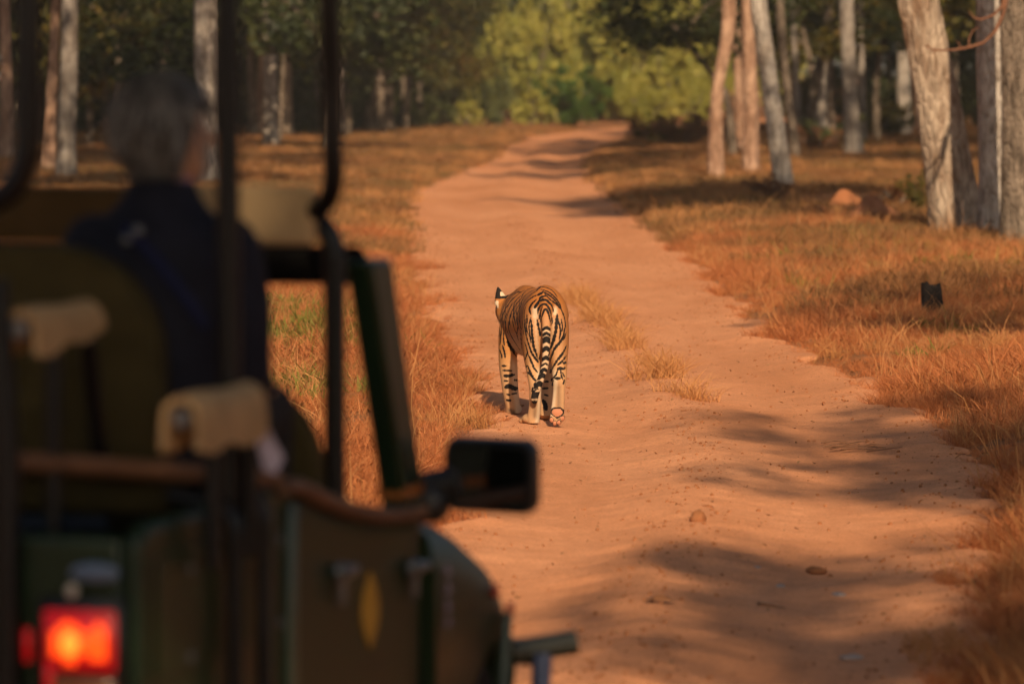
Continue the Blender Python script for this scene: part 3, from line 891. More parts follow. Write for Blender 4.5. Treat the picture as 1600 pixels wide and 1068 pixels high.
# the far wood, one mass
rsn = np.random.RandomState(9)
cc = np.stack([rsn.uniform(-75, 75, 420), rsn.uniform(238, 262, 420), rsn.uniform(.2, 1, 420) ** 1.3 * 15], -1)
far = obj('far_woods', leaf_cloud('far_woods', M_leaf_dark, cc, rsn.uniform(1.6, 3.2, 420), 60, .75, 77)); tag(far, 'dense green wood far beyond the end of the track', 'woods', kind='stuff')

# trees behind the camera and beside it that shade the jeep and the near track
def shade_tree(label, x, y, h, cr, seed, up=1.2, crown=DK, lean=0.0):
    return tree('roadside_tree', label, (x, y, top_z(x, y)), [(0, 0, .2), (lean * .4, h * .5, .17), (lean, h, .13)], M_bark_grey, seed, crown=crown, top=h, crown_r=cr, crown_up=up, limbs=5)
shade_tree('grey roadside tree out of view beside the camera, its crown over the jeep', 4.3, -.6, 5.8, .95, 901, lean=-3.8)
shade_tree('grey roadside tree out of view behind the camera, its crown over the jeep', 3.6, -4.6, 6.6, .9, 902, lean=-2.6)
shade_tree('leafy roadside tree out of view to the right of the near track', 4.7, .4, 9.6, .74, 903, lean=-.8)
shade_tree('leafy roadside tree out of view to the right, beyond the first', 6.3, 7.0, 9.6, .85, 904, lean=-.4)
shade_tree('tall roadside tree out of view on the right verge', 8.2, 24.0, 7.5, .95, 905)
shade_tree('leafy roadside tree out of view beside the near right grass', 6.6, 2.0, 9.4, .8, 907)
shade_tree('slanting roadside tree out of view, its limb reaching over the track', 9.3, 57.0, 8.0, .5, 906, lean=-5.6)
for k_, (x_, y_, h_, c_) in enumerate(((-11.5, 68, 9, 1.6), (-14, 80, 10, 1.7), (-9.5, 55, 8.5, 1.3), (-10.2, 72, 9, 1.05), (-16, 96, 10, 1.6), (13.5, 84, 10, 1.6), (16.5, 104, 10, 1.7), (19, 124, 10, 1.7), (-18, 112, 10, 1.7))):
    shade_tree(('tall tree of the wood, left of the frame' if x_ < 0 else 'tall tree of the wood, right of the frame'), x_, y_, h_, c_, 920 + k_, lean=(5.0 if x_ == -10.2 else 3.2 if x_ < 0 else 0))['group'] = 'tall trees left of the frame' if x_ < 0 else 'tall trees right of the frame'

# ------------------------------------------------------------------ small things on the ground
def mound(label, px, py, w, d, h, seed, mat):
    p = ground_at(px, py); rs = np.random.RandomState(seed)
    nr, na = 14, 28; V = []; F = []
    for i in range(nr + 1):
        t = i / nr
        for k_ in range(na):
            a = 2 * math.pi * k_ / na
            rr = t * (1 + .18 * math.sin(2 * a + seed) + .1 * math.sin(5 * a + seed * 2))
            z = h * (.5 + .5 * math.cos(math.pi * t)) * (1 + .35 * mnoise.noise(Vector((math.cos(a) * t * 2 + seed, math.sin(a) * t * 2, 0)))) - .06
            V.append((w * rr * math.cos(a), d * rr * math.sin(a), z))
    for i in range(nr):
        for k_ in range(na):
            j = (k_ + 1) % na; F.append((i*na+k_, i*na+j, (i+1)*na+j, (i+1)*na+k_))
    mb = MB(); mb.add(V, F); o = mb.build('termite_mound', mat, None); o.location = (p.x, p.y, p.z)
    tag(o, label, 'mound')
M_mound = soil_mat('mound_soil', (.28, .105, .045), (.34, .135, .058), (.38, .16, .07), .9)
M_mound2 = soil_mat('mound_soil_brown', (.24, .095, .05), (.29, .12, .06), (.33, .14, .07), .9)
mound('bright red soil mound in front of the right trunks', 1326, 332, .58, .45, .40, 1, M_mound)
mound('larger brown soil mound right of the bright red one', 1366, 347, .70, .5, .42, 4, M_mound2)
mound('low flat red mound left of the bright red one', 1278, 342, .7, .6, .24, 7, M_mound)

M_burnt = plain('charred_wood', (.018, .014, .012), .9, .15, var=.5, vs=14, bump=.8)
p = ground_at(1457, 496); mb = MB(); rings = []
for i_, (z, r) in enumerate(((-.08, .105), (0, .085), (.06, .072), (.13, .066), (.19, .062), (.235, .058))):
    rings.append([(r * (1 + .22 * math.sin(2 * a + z * 9) + .13 * math.sin(5 * a)) * math.cos(a) - z * .04, r * .9 * math.sin(a), z + (.020 * math.sin(a * 2 + .5) + .010 * math.sin(5 * a) - .012 * math.cos(a) if i_ == 5 else 0)) for a in [2*math.pi*k/18 for k in range(18)]])
mb.loft(rings); st = mb.build('burnt_stump', M_burnt); st.location = p; st.scale = (1.25, 1.25, 1.25); tag(st, 'small charred black stump standing in the grass on the right', 'stump')

def rock(name, label, px, py, s, mat, seed, cat, group=None):
    p = ground_at(px, py); mb = MB(); mb.ball((0, 0, s[2] * .55), s, 12, 8)
    mb.v = [tuple(Vector(q) * (1 + .28 * mnoise.noise(Vector(q) * (1.6 / s[0]) + Vector((seed * 3.1, 0, 0))))) for q in mb.v]
    o = mb.build(name, mat); o.location = p; o.rotation_euler = (0, 0, seed); tag(o, label, cat, group)
rock('rock', 'fist sized brown clod in the middle of the track', 1091, 815, (.048, .04, .038), M_clod, 1, 'rock')
rock('stone', 'flat orange stone just behind the brown clod', 1104, 793, (.04, .03, .012), M_mound, 2, 'stone')
rock('stone', 'small grey stone in the shaded track, farthest of the grey ones', 1182, 888, (.03, .025, .008), M_stone, 3, 'stone')
rock('stone', 'small grey stone in the shaded track above the long stick', 1219, 919, (.032, .025, .014), M_stone, 4, 'stone')
rock('stone', 'flat pale grey stone right of the others in the shaded track', 1312, 931, (.055, .03, .012), M_stone, 5, 'stone')
rock('stone', 'grey stone nearest the bottom of the frame on the track', 1330, 1030, (.05, .03, .015), M_stone, 6, 'stone')
rock('stone', 'whitish stone in the dark grass at the right edge', 1578, 936, (.035, .03, .02), M_stone, 7, 'stone')
rock('stone', 'reddish buried stone in the shaded track', 1275, 895, (.07, .05, .02), M_clod, 8, 'stone')

M_stick = plain('dry_stick', (.20, .10, .055), .9, .1, vs=20)
def stick(label, pts, r, name='stick'):
    g = ground_at(*pts[0]); P_ = [ground_at(*q) + Vector((0, 0, r * .9)) - g for q in pts]
    mb = MB(); mb.tube(P_, [r] * (len(P_) - 1) + [r * .6], 7); o = mb.build(name, M_stick); o.location = g; tag(o, label, 'stick'); return o
stick('long thin stick lying on the shaded track', [(1185, 945), (1205, 948), (1228, 953)], .008)
mb = MB(); g = ground_at(1030, 943); s_ = .03
mb.add([(-.075, 0, .005), (-.03, -.03, .022), (.06, -.025, .018), (.075, .01, .012), (.04, .035, .03), (-.04, .03, .026), (0, 0, .045)], [(0, 1, 6), (1, 2, 6), (2, 3, 6), (3, 4, 6), (4, 5, 6), (5, 0, 6)])
o = mb.build('dead_leaf', plain('dead_leaf', (.20, .085, .035), .8, .2), smooth=False); o.location = g; tag(o, 'curled brown dead leaf on the near track', 'leaf')
# a small heap of dark twigs on the right half of the track
root = empty('twig_heap', ground_at(1340, 703)); tag(root, 'small heap of dark twigs on the right half of the track', 'twigs')
rs = random.Random(4)
for k in range(14):
    a = rs.uniform(-.5, .5); c_ = Vector((rs.uniform(-.16, .16), rs.uniform(-.25, .25), .01 + rs.uniform(0, .02))); l_ = rs.uniform(.04, .12)
    mb = MB(); mb.tube([c_ - Vector((math.cos(a) * l_, math.sin(a) * l_, 0)), c_ + Vector((0, 0, .012)), c_ + Vector((math.cos(a) * l_, math.sin(a) * l_, rs.uniform(0, .03)))], [.004, .004, .002], 5)
    mb.build('twig', M_stick, root, fixn=False)
# ------------------------------------------------------------------ the tiger
TG = Vector((.222, 29.1, 0)); TG.z = float(road_z(TG.x, TG.y)) + .004
def hring(x, y, z, rx, ry, n=24, tilt=0.0):
    return [(x + rx * math.cos(a), y + ry * math.sin(a), z + tilt * ry * math.sin(a)) for a in [2 * math.pi * k / n for k in range(n)]]
def catmull(rows, sub=4):
    A = [np.array(r, float) for r in rows]; out = []
    for i in range(len(A) - 1):
        p0 = A[max(i-1, 0)]; p1 = A[i]; p2 = A[i+1]; p3 = A[min(i+2, len(A)-1)]
        for s in range(sub):
            t = s / sub
            out.append(.5 * ((2*p1) + (p2-p0)*t + (2*p0-5*p1+4*p2-p3)*t*t + (3*p1-p0-3*p2+p3)*t**3))
    out.append(A[-1]); return out
def leg(mb, rows): mb.loft([hring(*r) for r in catmull(rows, 4)])
def torso(mb, rows, n=36):
    rings = []
    for x, y, z, rx, up, dn, nar in catmull(rows, 5):
        r = []
        for k in range(n):
            a = 2 * math.pi * k / n; c, s = math.cos(a), math.sin(a)
            zz = z + (up if s > 0 else dn) * s
            w = rx * (1 - nar * max(s, 0) ** 1.3) * (1 - .12 * max(-s, 0) ** 2)
            r.append((x + w * c, y, zz))
        rings.append(r)
    mb.loft(rings)

def flat_mesh(mb, voxel, iters):
    """union of the shapes as one skin: voxel remesh, smoothed"""
    import bmesh
    me = mb.mesh('tmp'); bm = bmesh.new(); bm.from_mesh(me); bmesh.ops.recalc_face_normals(bm, faces=bm.faces); bm.to_mesh(me); bm.free()
    o = bpy.data.objects.new('tmp', me); COL.objects.link(o)
    md = o.modifiers.new('r', 'REMESH'); md.mode = 'VOXEL'; md.voxel_size = voxel; md.adaptivity = 0
    sm = o.modifiers.new('s', 'SMOOTH'); sm.factor = .5; sm.iterations = iters
    dg = bpy.context.evaluated_depsgraph_get(); ev = o.evaluated_get(dg)
    out = bpy.data.meshes.new_from_object(ev)
    bpy.data.objects.remove(o); bpy.data.meshes.remove(me)
    out.shade_smooth()
    return out

mb = MB()
# x, y, z, half width, up, down, narrowing of the top
torso(mb, [(.0, -.055, .73, .03, .04, .10, 0), (.0, -.03, .735, .085, .115, .17, .1), (.0, .03, .735, .134, .160, .21, .15), (0, .12, .73, .154, .190, .23, .2),
           (-.008, .25, .715, .157, .198, .22, .25), (-.028, .42, .68, .162, .200, .215, .28), (-.055, .60, .655, .180, .205, .225, .3), (-.085, .78, .65, .197, .212, .25, .33),
           (-.105, .92, .66, .200, .216, .27, .38), (-.12, 1.04, .665, .185, .21, .25, .4), (-.135, 1.14, .67, .155, .20, .19, .3), (-.155, 1.25, .675, .13, .165, .15, .15), (-.18, 1.36, .68, .115, .14, .13, .1), (-.195, 1.44, .68, .09, .11, .10, 0)])
leg(mb, [(-.055, .15, .86, .04, .08), (-.066, .12, .76, .078, .14), (-.072, .11, .65, .086, .165), (-.078, .12, .54, .080, .16), (-.080, .11, .45, .068, .125), (-.078, .06, .38, .056, .09), (-.073, .0, .32, .049, .066),
         (-.069, -.035, .27, .043, .050), (-.068, -.03, .22, .040, .042), (-.072, -.005, .13, .039, .040), (-.078, .015, .075, .042, .045), (-.083, .03, .04, .045, .055), (-.083, .035, .012, .044, .055)])
leg(mb, [(.055, .14, .86, .04, .08), (.064, .10, .76, .078, .14), (.068, .085, .65, .086, .16), (.075, .08, .54, .080, .15), (.083, .045, .45, .064, .115), (.090, -.01, .385, .052, .08), (.092, -.06, .335, .049, .060),
         (.091, -.085, .29, .043, .046), (.088, -.09, .24, .040, .040), (.083, -.10, .17, .042, .037), (.079, -.108, .125, .044, .034), (.077, -.112, .09, .047, .033)])
# planted hind paw, turned a little out
mb.ball((-.098, .055, .038), (.058, .074, .038), rot=Matrix.Rotation(.5, 3, 'Z').to_euler())
for dx, dy in ((-.052, .055), (-.03, .082), (.002, .09), (.032, .072)):
    mb.ball((-.105 + dx, .062 + dy * .6, .026), (.020, .030, .022), 10, 7)
# lifted hind paw, sole to the rear
mb.ball((.0765, -.115, .075), (.048, .030, .052))
for x_, z_ in ((.037, .047), (.059, .026), (.087, .030), (.111, .057)):
    mb.ball((x_, -.122, z_), (.0165, .024, .022), 10, 7)
mb.ball((.0755, -.136, .0916), (.038, .013, .027), 12, 8)
# fore legs
leg(mb, [(-.15, .96, .80, .06, .12), (-.20, .95, .70, .085, .15), (-.225, .92, .59, .085, .135), (-.24, .89, .49, .075, .105), (-.25, .87, .41, .064, .082), (-.247, .86, .33, .064, .070), (-.241, .855, .25, .059, .060), (-.232, .855, .16, .055, .055), (-.222, .86, .09, .052, .055), (-.215, .875, .045, .052, .065), (-.215, .88, .012, .050, .065)])
mb.ball((-.214, .91, .038), (.064, .078, .038))
for dx in (-.042, -.016, .012, .038): mb.ball((-.214 + dx, .965 - abs(dx) * .35, .024), (.019, .028, .021), 10, 7)
leg(mb, [(-.02, .96, .80, .06, .12), (.02, .94, .70, .075, .14), (.04, .89, .58, .074, .12), (.045, .81, .46, .062, .088), (.038, .70, .34, .052, .062), (.024, .59, .23, .047, .05), (.012, .50, .14, .044, .047), (.008, .45, .07, .045, .05), (.008, .44, .03, .05, .06)])
mb.ball((.008, .465, .034), (.052, .065, .032))
for dx in (-.04, -.014, .012, .038): mb.ball((.008 + dx, .515 - abs(dx) * .35, .024), (.018, .027, .02), 10, 7)
# head, turned a little to the left
mb.ball((-.215, 1.47, .675), (.125, .15, .118)); mb.ball((-.235, 1.60, .635), (.068, .095, .062)); mb.ball((-.235, 1.60, .595), (.05, .075, .035)); mb.ball((-.275, 1.43, .63), (.045, .06, .07)); mb.ball((-.13, 1.46, .62), (.05, .06, .075))
for s_ in (-1, 1):
    bx = -.215 + s_ * .088
    mb.loft([[(bx + s_ * o_ + rx * math.cos(a), 1.43 + ry * math.sin(a) + z * .0, .755 + z) for a in [2*math.pi*k/14 for k in range(14)]] for z, rx, ry, o_ in ((-.04, .050, .03, -.01), (.01, .044, .022, -.004), (.045, .030, .017, .004), (.072, .016, .012, .012), (.092, .005, .007, .018))])
# tail
TAIL = catmull([(.004, -.01, .815, .052), (.004, -.065, .765, .042), (.004, -.10, .69, .032), (.004, -.115, .60, .028), (.002, -.12, .50, .026), (-.006, -.12, .40, .025), (-.036, -.115, .305, .0235), (-.066, -.10, .22, .025), (-.074, -.095, .175, .024), (-.070, -.09, .148, .012)], 5)
mb.tube([t[:3] for t in TAIL], [t[3] for t in TAIL], 14)
tiger_me = flat_mesh(mb, .0062, 7)
tiger_me.name = 'tiger'

# coat: traced stripes and one shaded crease laid on the skin as distances, kept in a colour attribute (R dark, G cream, B pad)
nv = len(tiger_me.vertices)
co = np.empty(nv * 3, np.float32); tiger_me.vertices.foreach_get('co', co); co = co.reshape(-1, 3)
no = np.empty(nv * 3, np.float32); tiger_me.vertices.foreach_get('normal', no); no = no.reshape(-1, 3)
bvh = BVHTree.FromPolygons([tuple(c) for c in co], [tuple(p.vertices) for p in tiger_me.polygons])
kd = KDTree(nv)
for i, c in enumerate(co): kd.insert(c, i)
kd.balance()
dark = np.zeros(nv); cream = np.zeros(nv); pad = np.zeros(nv); grey = np.zeros(nv)
def stroke_pts(pts):
    pts = catmull(pts, 12) if len(pts) > 2 else [np.array(pts[0]) + (np.array(pts[1]) - np.array(pts[0])) * t for t in np.linspace(0, 1, 14)]
    out = []; o_ = Vector((0, 0, CAM_H)) - TG
    for p in pts:
        hit = bvh.ray_cast(o_, ray(p[0], p[1]).normalized())
        if hit[0] is not None: out.append(hit[0])
    return out
def lay(P3, hw, arr, soft=.004, taper=True, amp=1.0):
    n = len(P3)
    for j, p in enumerate(P3):
        t = j / max(n - 1, 1)
        h = hw * ((.45 + .55 * min(1, 5 * min(t, 1 - t))) if taper else 1) * (1 + .25 * math.sin(j * 1.3 + hw * 900))
        for c, i, d in kd.find_range(p, h + soft):
            v = amp * min(1.0, max(0.0, (h + soft - d) / (2 * soft)))
            if v > arr[i]: arr[i] = v
def A(*p): return [(760 + x / 8.213, 430 + y / 8.213) for x, y in p]
def B(*p): return [(760 + x / 7.627, 550 + y / 7.627) for x, y in p]
KA = .5 / 8.213 / 237
for w, pts in [
    (12, A((690,150),(600,160),(520,190),(470,240),(445,300))), (15, A((660,172),(580,200),(500,260),(455,330),(440,420))),
    (15, A((650,195),(560,255),(490,330),(455,420),(450,560))), (15, A((700,240),(620,265),(540,320),(480,400),(462,520),(470,680),(480,760))),
    (18, A((640,310),(580,370),(550,430),(572,500))), (12, A((520,380),(490,450),(485,560),(500,680),(540,760))), (24, A((690,312),(650,370),(615,415))),
    (22, A((760,270),(710,278),(680,305))), (32, A((692,148),(650,188))), (30, A((712,225),(660,250))), (20, A((735,300),(690,330))),
    (13, A((690,147),(770,157),(850,200),(910,280))), (15, A((700,180),(790,210),(870,270),(930,350),(960,420))), (15, A((720,205),(800,250),(870,310),(930,385))),
    (14, A((750,240),(830,320),(900,370),(950,430))), (20, A((720,325),(760,315),(800,345),(840,390),(862,462))), (17, A((663,510),(665,440),(700,385),(750,368),(790,400),(820,460),(836,540))),
    (16, A((692,600),(715,520),(740,450),(765,436),(795,480),(815,560),(832,640))), (10, A((680,560),(692,480),(718,400))), (10, A((820,480),(842,560),(845,620))),
    (20, A((568,540),(580,680),(590,800),(612,930),(660,1060))), (9, A((520,500),(525,620))), (15, A((480,620),(500,720),(535,860),(580,990),(622,1060))),
    (12, A((490,850),(520,950),(545,1050))),
    (26, A((910,500),(900,600),(885,740),(850,860),(812,960))), (20, A((1000,680),(990,770),(950,850),(890,920),(832,1020))), (18, A((1030,900),(990,980),(940,1060))),
    (11, A((940,400),(990,500),(1012,620),(1000,740))), (15, A((650,570),(678,700),(690,780))),  # last stroke: shade in the crease beside the tail, drawn as dark coat
    (12, B((490,0),(462,80),(428,165))), (15, B((500,30),(530,100),(570,190),(612,242))), (17, B((535,0),(585,75),(620,120))),
    (13, B((490,160),(450,200),(435,260),(440,300))), (15, B((490,160),(520,230),(560,310),(592,342))), (10, B((440,250),(480,240),(520,260),(545,300))),
    (16, B((800,5),(772,60),(760,110))), (18, B((900,15),(850,90),(792,180),(760,250))), (14, B((955,40),(900,110),(850,150))), (18, B((915,132),(955,120))),
    (20, B((848,205),(880,187),(922,202))), (13, B((848,210),(828,270),(790,310),(775,345))), (11, B((885,205),(895,280),(912,330))), (20, B((815,312),(885,312))),
    (12, B((905,240),(930,290))), (10, B((920,200),(940,180))),
    (12, B((190,215),(250,218),(305,220))), (22, B((208,280),(260,282),(335,268))), (36, B((220,420),(270,402),(330,432),(385,425))), (9, B((300,497),(365,488))), (17, B((238,570),(292,575))),
    (20, B((665,430),(735,430))), (34, B((668,570),(700,620),(712,690))), (14, B((690,500),(735,520))),
    (30, B((470,440),(510,440))), (13, B((470,470),(500,480))),
    (15, A((440,212),(380,222),(320,250),(280,300))), (9, A((300,300),(250,390),(240,480),(238,560))), (14, A((330,340),(300,430),(260,540),(245,640),(250,740),(280,850),(340,940),(420,1040))),
    (22, A((322,500),(290,600),(285,680),(310,760),(352,835),(430,960))), (24, A((355,420),(350,500),(365,580),(372,640))), (13, A((385,350),(380,450),(400,560),(405,650),(392,760),(420,860))),
    (10, A((418,270),(430,400),(432,520),(440,640))), (11, A((190,620),(196,700),(188,770))), (9, A((165,560),(160,680),(165,800))), (15, A((262,850),(330,960),(400,1060))), (10, A((210,460),(195,540),(185,600))),
    (12, A((960,440),(1005,560),(1022,680))), (10, A((430,300),(420,420),(425,560),(440,700))), (13, A((400,300),(360,360),(345,440))), (14, A((505,560),(512,660),(530,740))), (10, A((985,830),(1010,780),(1025,720))), (14, B((640,20),(630,90))), (13, B((740,40),(755,0))), (12, B((445,330),(470,400),(500,450))), (10, B((560,420),(540,470))), (14, B((930,330),(915,380))), (12, B((800,330),(785,400))), (12, B((210,340),(260,345))), (12, B((330,330),(385,335))), (14, B((240,500),(280,510))), (11, B((180,160),(240,165))), (16, B((690,350),(740,350))),
    (13, A((905,560),(940,640),(950,740),(935,820))), (11, A((960,560),(975,650),(968,720))), (14, A((150,640),(175,720),(180,820),(170,900))), (12, A((230,560),(215,640),(222,720))), (15, A((205,900),(230,980),(240,1060))), (12, A((165,950),(190,1010),(200,1060))), (11, A((560,560),(548,660),(556,760),(570,860))), (9, A((225,700),(220,820),(230,900))), (12, A((345,280),(300,340),(270,420))), (10, A((440,700),(445,820),(455,960)))]:
    lay(stroke_pts(pts), max(w * KA * 1.15 + .0028, .0062), dark, soft=.006)
# the far flank, head and the hidden sides: bands that hang from the spine
def band(y0, x_side, z0, z1, w, bow, arr=dark):
    P3 = []
    for t in np.linspace(0, 1, 30):
        z = z0 + (z1 - z0) * t; y = y0 + bow * math.sin(t * 3.1)
        h = bvh.ray_cast(Vector((x_side * 1.0, y, z)), Vector((-x_side, 0, 0)).normalized())
        if h[0] is not None: P3.append(h[0])
    lay(P3, w, arr)
for j, y0 in enumerate(np.arange(.12, 1.12, .085)): band(y0, 1, .93, .52 + .08 * (j % 2), .011 + .004 * (j % 3), .04 - .02 * (j % 3))
for j, y0 in enumerate(np.arange(.30, .85, .10)): band(y0, -1, .90, .55 + .06 * (j % 2), .010 + .003 * (j % 2), .04)
for j, y0 in enumerate(np.arange(.88, 1.25, .07)): band(y0, -1, .90, .62 + .05 * (j % 2), .010, .05)
for z_ in (.74, .70, .66): band(1.42, -1, z_ + .05, z_ - .04, .008, .05); band(1.42, 1, z_ + .05, z_ - .04, .008, .05)
# tail rings
tp = np.array([t[:3] for t in TAIL])
for z_, w in ((.655, .010), (.625, .013), (.575, .016), (.52, .020), (.46, .014), (.425, .012), (.375, .014), (.335, .015), (.285, .016), (.245, .012)):
    k_ = int(np.argmin(np.abs(tp[:, 2] - z_))); c_ = Vector(tp[k_])
    for a in np.linspace(0, 6.28, 22):
        lay([c_ + Vector((math.cos(a) * .03, math.sin(a) * .03, -.018 * abs(math.cos(a))))], w, dark, taper=False)
d_tip = (co[:, 2] < .232) & (co[:, 2] > .1) & (np.linalg.norm(co - np.array([-.07, -.098, .19]), axis=1) < .055) & (co[:, 1] < -.066)
dark[d_tip] = 1
d_t2 = (np.abs(co[:, 2] - .178) < .008) & d_tip; dark[d_t2] = .25
# cream and white
def s01(v, a, b): return np.clip((v - a) / (b - a), 0, 1)
cream = np.maximum(cream, s01(-no[:, 2], .25, .8) * s01(co[:, 2], .34, .40))                      # belly and inner sides
rearw = s01(-no[:, 1], .25, .85) * s01(.80 - co[:, 2], 0, .1) * s01(.34 - co[:, 1], 0, .2)
cream = np.maximum(cream, .22 * rearw)
cream = np.maximum(cream, .28 * s01(.45 - co[:, 2], 0, .2))
inner_l = s01(no[:, 0], .0, .6) * s01(.42 - co[:, 2], 0, .08) * (co[:, 0] < .02)
inner_r = s01(-no[:, 0], .0, .6) * s01(.42 - co[:, 2], 0, .08) * (co[:, 0] > .02)
cream = np.maximum(cream, np.maximum(inner_l, inner_r) * .9)
for w, pts in ((70, A((618,430),(630,520))), (46, A((885,420),(880,490))), (52, A((630,560),(640,700),(650,850),(660,960))), (40, A((870,560),(855,700),(835,830)))):
    lay(stroke_pts(pts), w * KA, cream, soft=.012, taper=False, amp=.85 if w in (70, 46) else .5)
tz = np.min(np.linalg.norm(co[:, None, :] - tp[None, ::3, :], axis=2), axis=1) < .04
cream[tz & (co[:, 2] < .66)] = np.maximum(cream[tz & (co[:, 2] < .66)], .6)
head = co[:, 1] > 1.36
cream[head & (co[:, 2] < .60)] = 1
ear = head & (co[:, 2] > .765)
dark[ear] = np.where(no[ear][:, 1] < .35, 1, .15)
spot = ear & (np.abs(co[:, 0] + .283) < .022) & (co[:, 2] < .812) & (co[:, 2] > .782); dark[spot] = 0; cream[spot] = 1
ruff = head & (co[:, 0] < -.315) & (co[:, 2] < .75) & (co[:, 2] > .70); cream[ruff] = 1
# greyish brown back of the hocks, dark heel
for w, pts in ((50, B((275,690),(315,715))), (30, B((390,760),(420,780)))):
    lay(stroke_pts(pts), w * KA, grey, soft=.010, taper=False, amp=1.0)
for mx_, z1 in ((.085, .31), (-.072, .26)):                       # dark brown fur up the back of the hind feet
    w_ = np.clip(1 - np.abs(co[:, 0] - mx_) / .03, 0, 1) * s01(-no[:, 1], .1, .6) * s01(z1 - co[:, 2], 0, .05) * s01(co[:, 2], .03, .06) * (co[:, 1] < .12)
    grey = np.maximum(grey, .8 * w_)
# pads of the lifted paw: dark rims, pink inside
for x_, z_, rx, rz in ((.0755, .0935, .040, .030), (.037, .045, .0135, .018), (.059, .022, .0125, .019), (.087, .027, .0125, .018), (.112, .055, .0125, .018)):
    m_ = co[:, 1] < -.105
    q = np.sqrt(((co[:, 0] - x_) / rx) ** 2 + ((co[:, 2] - z_) / rz) ** 2)
    if rx > .03: q = q + .35 * s01(np.abs(co[:, 0] - x_), .0, .04) * s01(z_ - co[:, 2], 0, .03) * 1.6
    dark[m_ & (q > .92) & (q < 1.28) & (no[:, 1] < .2)] = 1
    k2 = m_ & (q <= .92); pad[k2] = 1; dark[k2] = 0
# soles of the planted paws and the claws' shade stay plain
rgba = np.stack([dark, cream, pad, grey], -1).astype(np.float32)
at_ = tiger_me.color_attributes.new('coat', 'FLOAT_COLOR', 'POINT'); at_.data.foreach_set('color', rgba.ravel())

def coat_mat():
    m, nt, b = new_mat('tiger_coat', .75, .15)
    a = nt.new('ShaderNodeAttribute', attribute_name='coat'); sep = nt.new('ShaderNodeSeparateColor'); nt.l(a.outputs['Color'], sep.inputs[0])
    pos = nt.new('ShaderNodeTexCoord').outputs['Object']; geo = nt.new('ShaderNodeNewGeometry')
    fur = nt.noise(nt.mapping(pos, (150, 150, 45)), 1.0, 3, .7); soft = nt.noise(pos, 9, 4, .6)
    up = nt.new('ShaderNodeSeparateXYZ'); nt.l(pos, up.inputs[0])
    c = nt.mix(nt.ramp(up.outputs['Z'], [(.35, 0), (.85, 1)]), (.42, .195, .062), (.36, .122, .026))
    c = nt.mix(nt.ramp(soft, [(.35, .35), (.7, 0)]), c, (.27, .105, .03))
    c = nt.mix(sep.outputs[1], c, (.56, .43, .29))
    c = nt.mix(nt.math('MULTIPLY', a.outputs['Alpha'], .9), c, (.10, .062, .04))
    c = nt.mix(nt.ramp(fur, [(.3, .3), (.5, 0)]), c, nt.mix(.35, c, (.05, .03, .02)))
    rag = nt.noise(nt.mapping(pos, (60, 60, 25)), 1.0, 3, .6)
    dk = nt.math('ADD', sep.outputs[0], nt.math('ADD', nt.math('MULTIPLY', nt.math('SUBTRACT', fur, .5), .3), nt.math('MULTIPLY', nt.math('SUBTRACT', rag, .5), .9)))
    c = nt.mix(nt.ramp(dk, [(.32, 0), (.66, 1)]), c, (.012, .009, .008))
    c = nt.mix(sep.outputs[2], c, (.40, .16, .085))
    nt.l(c, b.inputs['Base Color'])
    nt.l(nt.bump(fur, .3, .004), b.inputs['Normal'])
    return m
M_coat = coat_mat()
tiger_me.materials.clear(); tiger_me.materials.append(M_coat)
tiger = obj('tiger', tiger_me); tiger.location = TG
tag(tiger, 'striped tiger walking away along the red track, left ear showing', 'tiger')
# ------------------------------------------------------------------ the jeep (local x forward, y to its left from the right flank, z up)
JP = Vector((-.81, 9.6, .05)); JA = R(75)
jeep = empty('safari_jeep', JP, JA)
tag(jeep, 'open dark green safari jeep with tube frame and padded rails, standing left of the track', 'jeep')
M_green = plain('dark_green_paint', (.008, .020, .008), .36, .28, var=.25, vs=3)
M_olive = plain('olive_door_paint', (.011, .022, .007), .40, .25, var=.25, vs=3)
M_black = plain('black_tube_paint', (.003, .003, .004), .35, .3, var=.3, vs=8)
M_blackmat = plain('black_plastic', (.007, .007, .008), .45, .5, var=.2, vs=8)
M_rubber = plain('tyre_rubber', (.02, .018, .016), .9, .1)
M_olivecloth = plain('olive_seat_cloth', (.050, .038, .014), .9, .1, var=.2, vs=14, bump=.3)
M_tan = plain('tan_padding', (.42, .27, .13), .8, .15, var=.18, vs=9, bump=.3)
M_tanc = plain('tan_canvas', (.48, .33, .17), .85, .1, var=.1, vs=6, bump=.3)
M_brown = plain('brown_rail_pad', (.17, .085, .045), .7, .25, var=.3, vs=7, bump=.3)
M_steel = plain('grey_steel', (.18, .19, .20), .35, .5, .8, var=.2)
M_canopy = plain('shade_roof_canvas', (.05, .05, .03), .9, .1)
def emis(name, col, s):
    m, nt, b = new_mat(name, .2, .5, col); b.inputs['Emission Color'].default_value = (*col, 1); b.inputs['Emission Strength'].default_value = s; return m
def bevel(o, w, seg=2):
    md = o.modifiers.new('bevel', 'BEVEL'); md.width = w; md.segments = seg; md.limit_method = 'ANGLE'; md.angle_limit = R(35); return o
W = 1.50
def arc(cx, cz, r, a0, a1, n): return [(cx + r * math.cos(R(a0 + (a1 - a0) * k / n)), cz + r * math.sin(R(a0 + (a1 - a0) * k / n))) for k in range(n + 1)]
RW, FW = (.66, .34), (2.86, .34)
side_poly = [(0, .62), (0, 1.30), (.05, 1.33), (.95, 1.33), (1.08, 1.30), (1.35, 1.235), (1.7, 1.17), (2.1, 1.14), (2.2, 1.135), (2.2, .50)] + [(1.2, .48)] + arc(RW[0], RW[1] + .05, .44, 10, 170, 10) + [(.15, .60)]
for y0, y1 in ((0, .045), (W - .045, W)):
    bevel(MB().prism(side_poly, 'y', y0, y1).build('body_side', M_green, jeep), .035, 4)
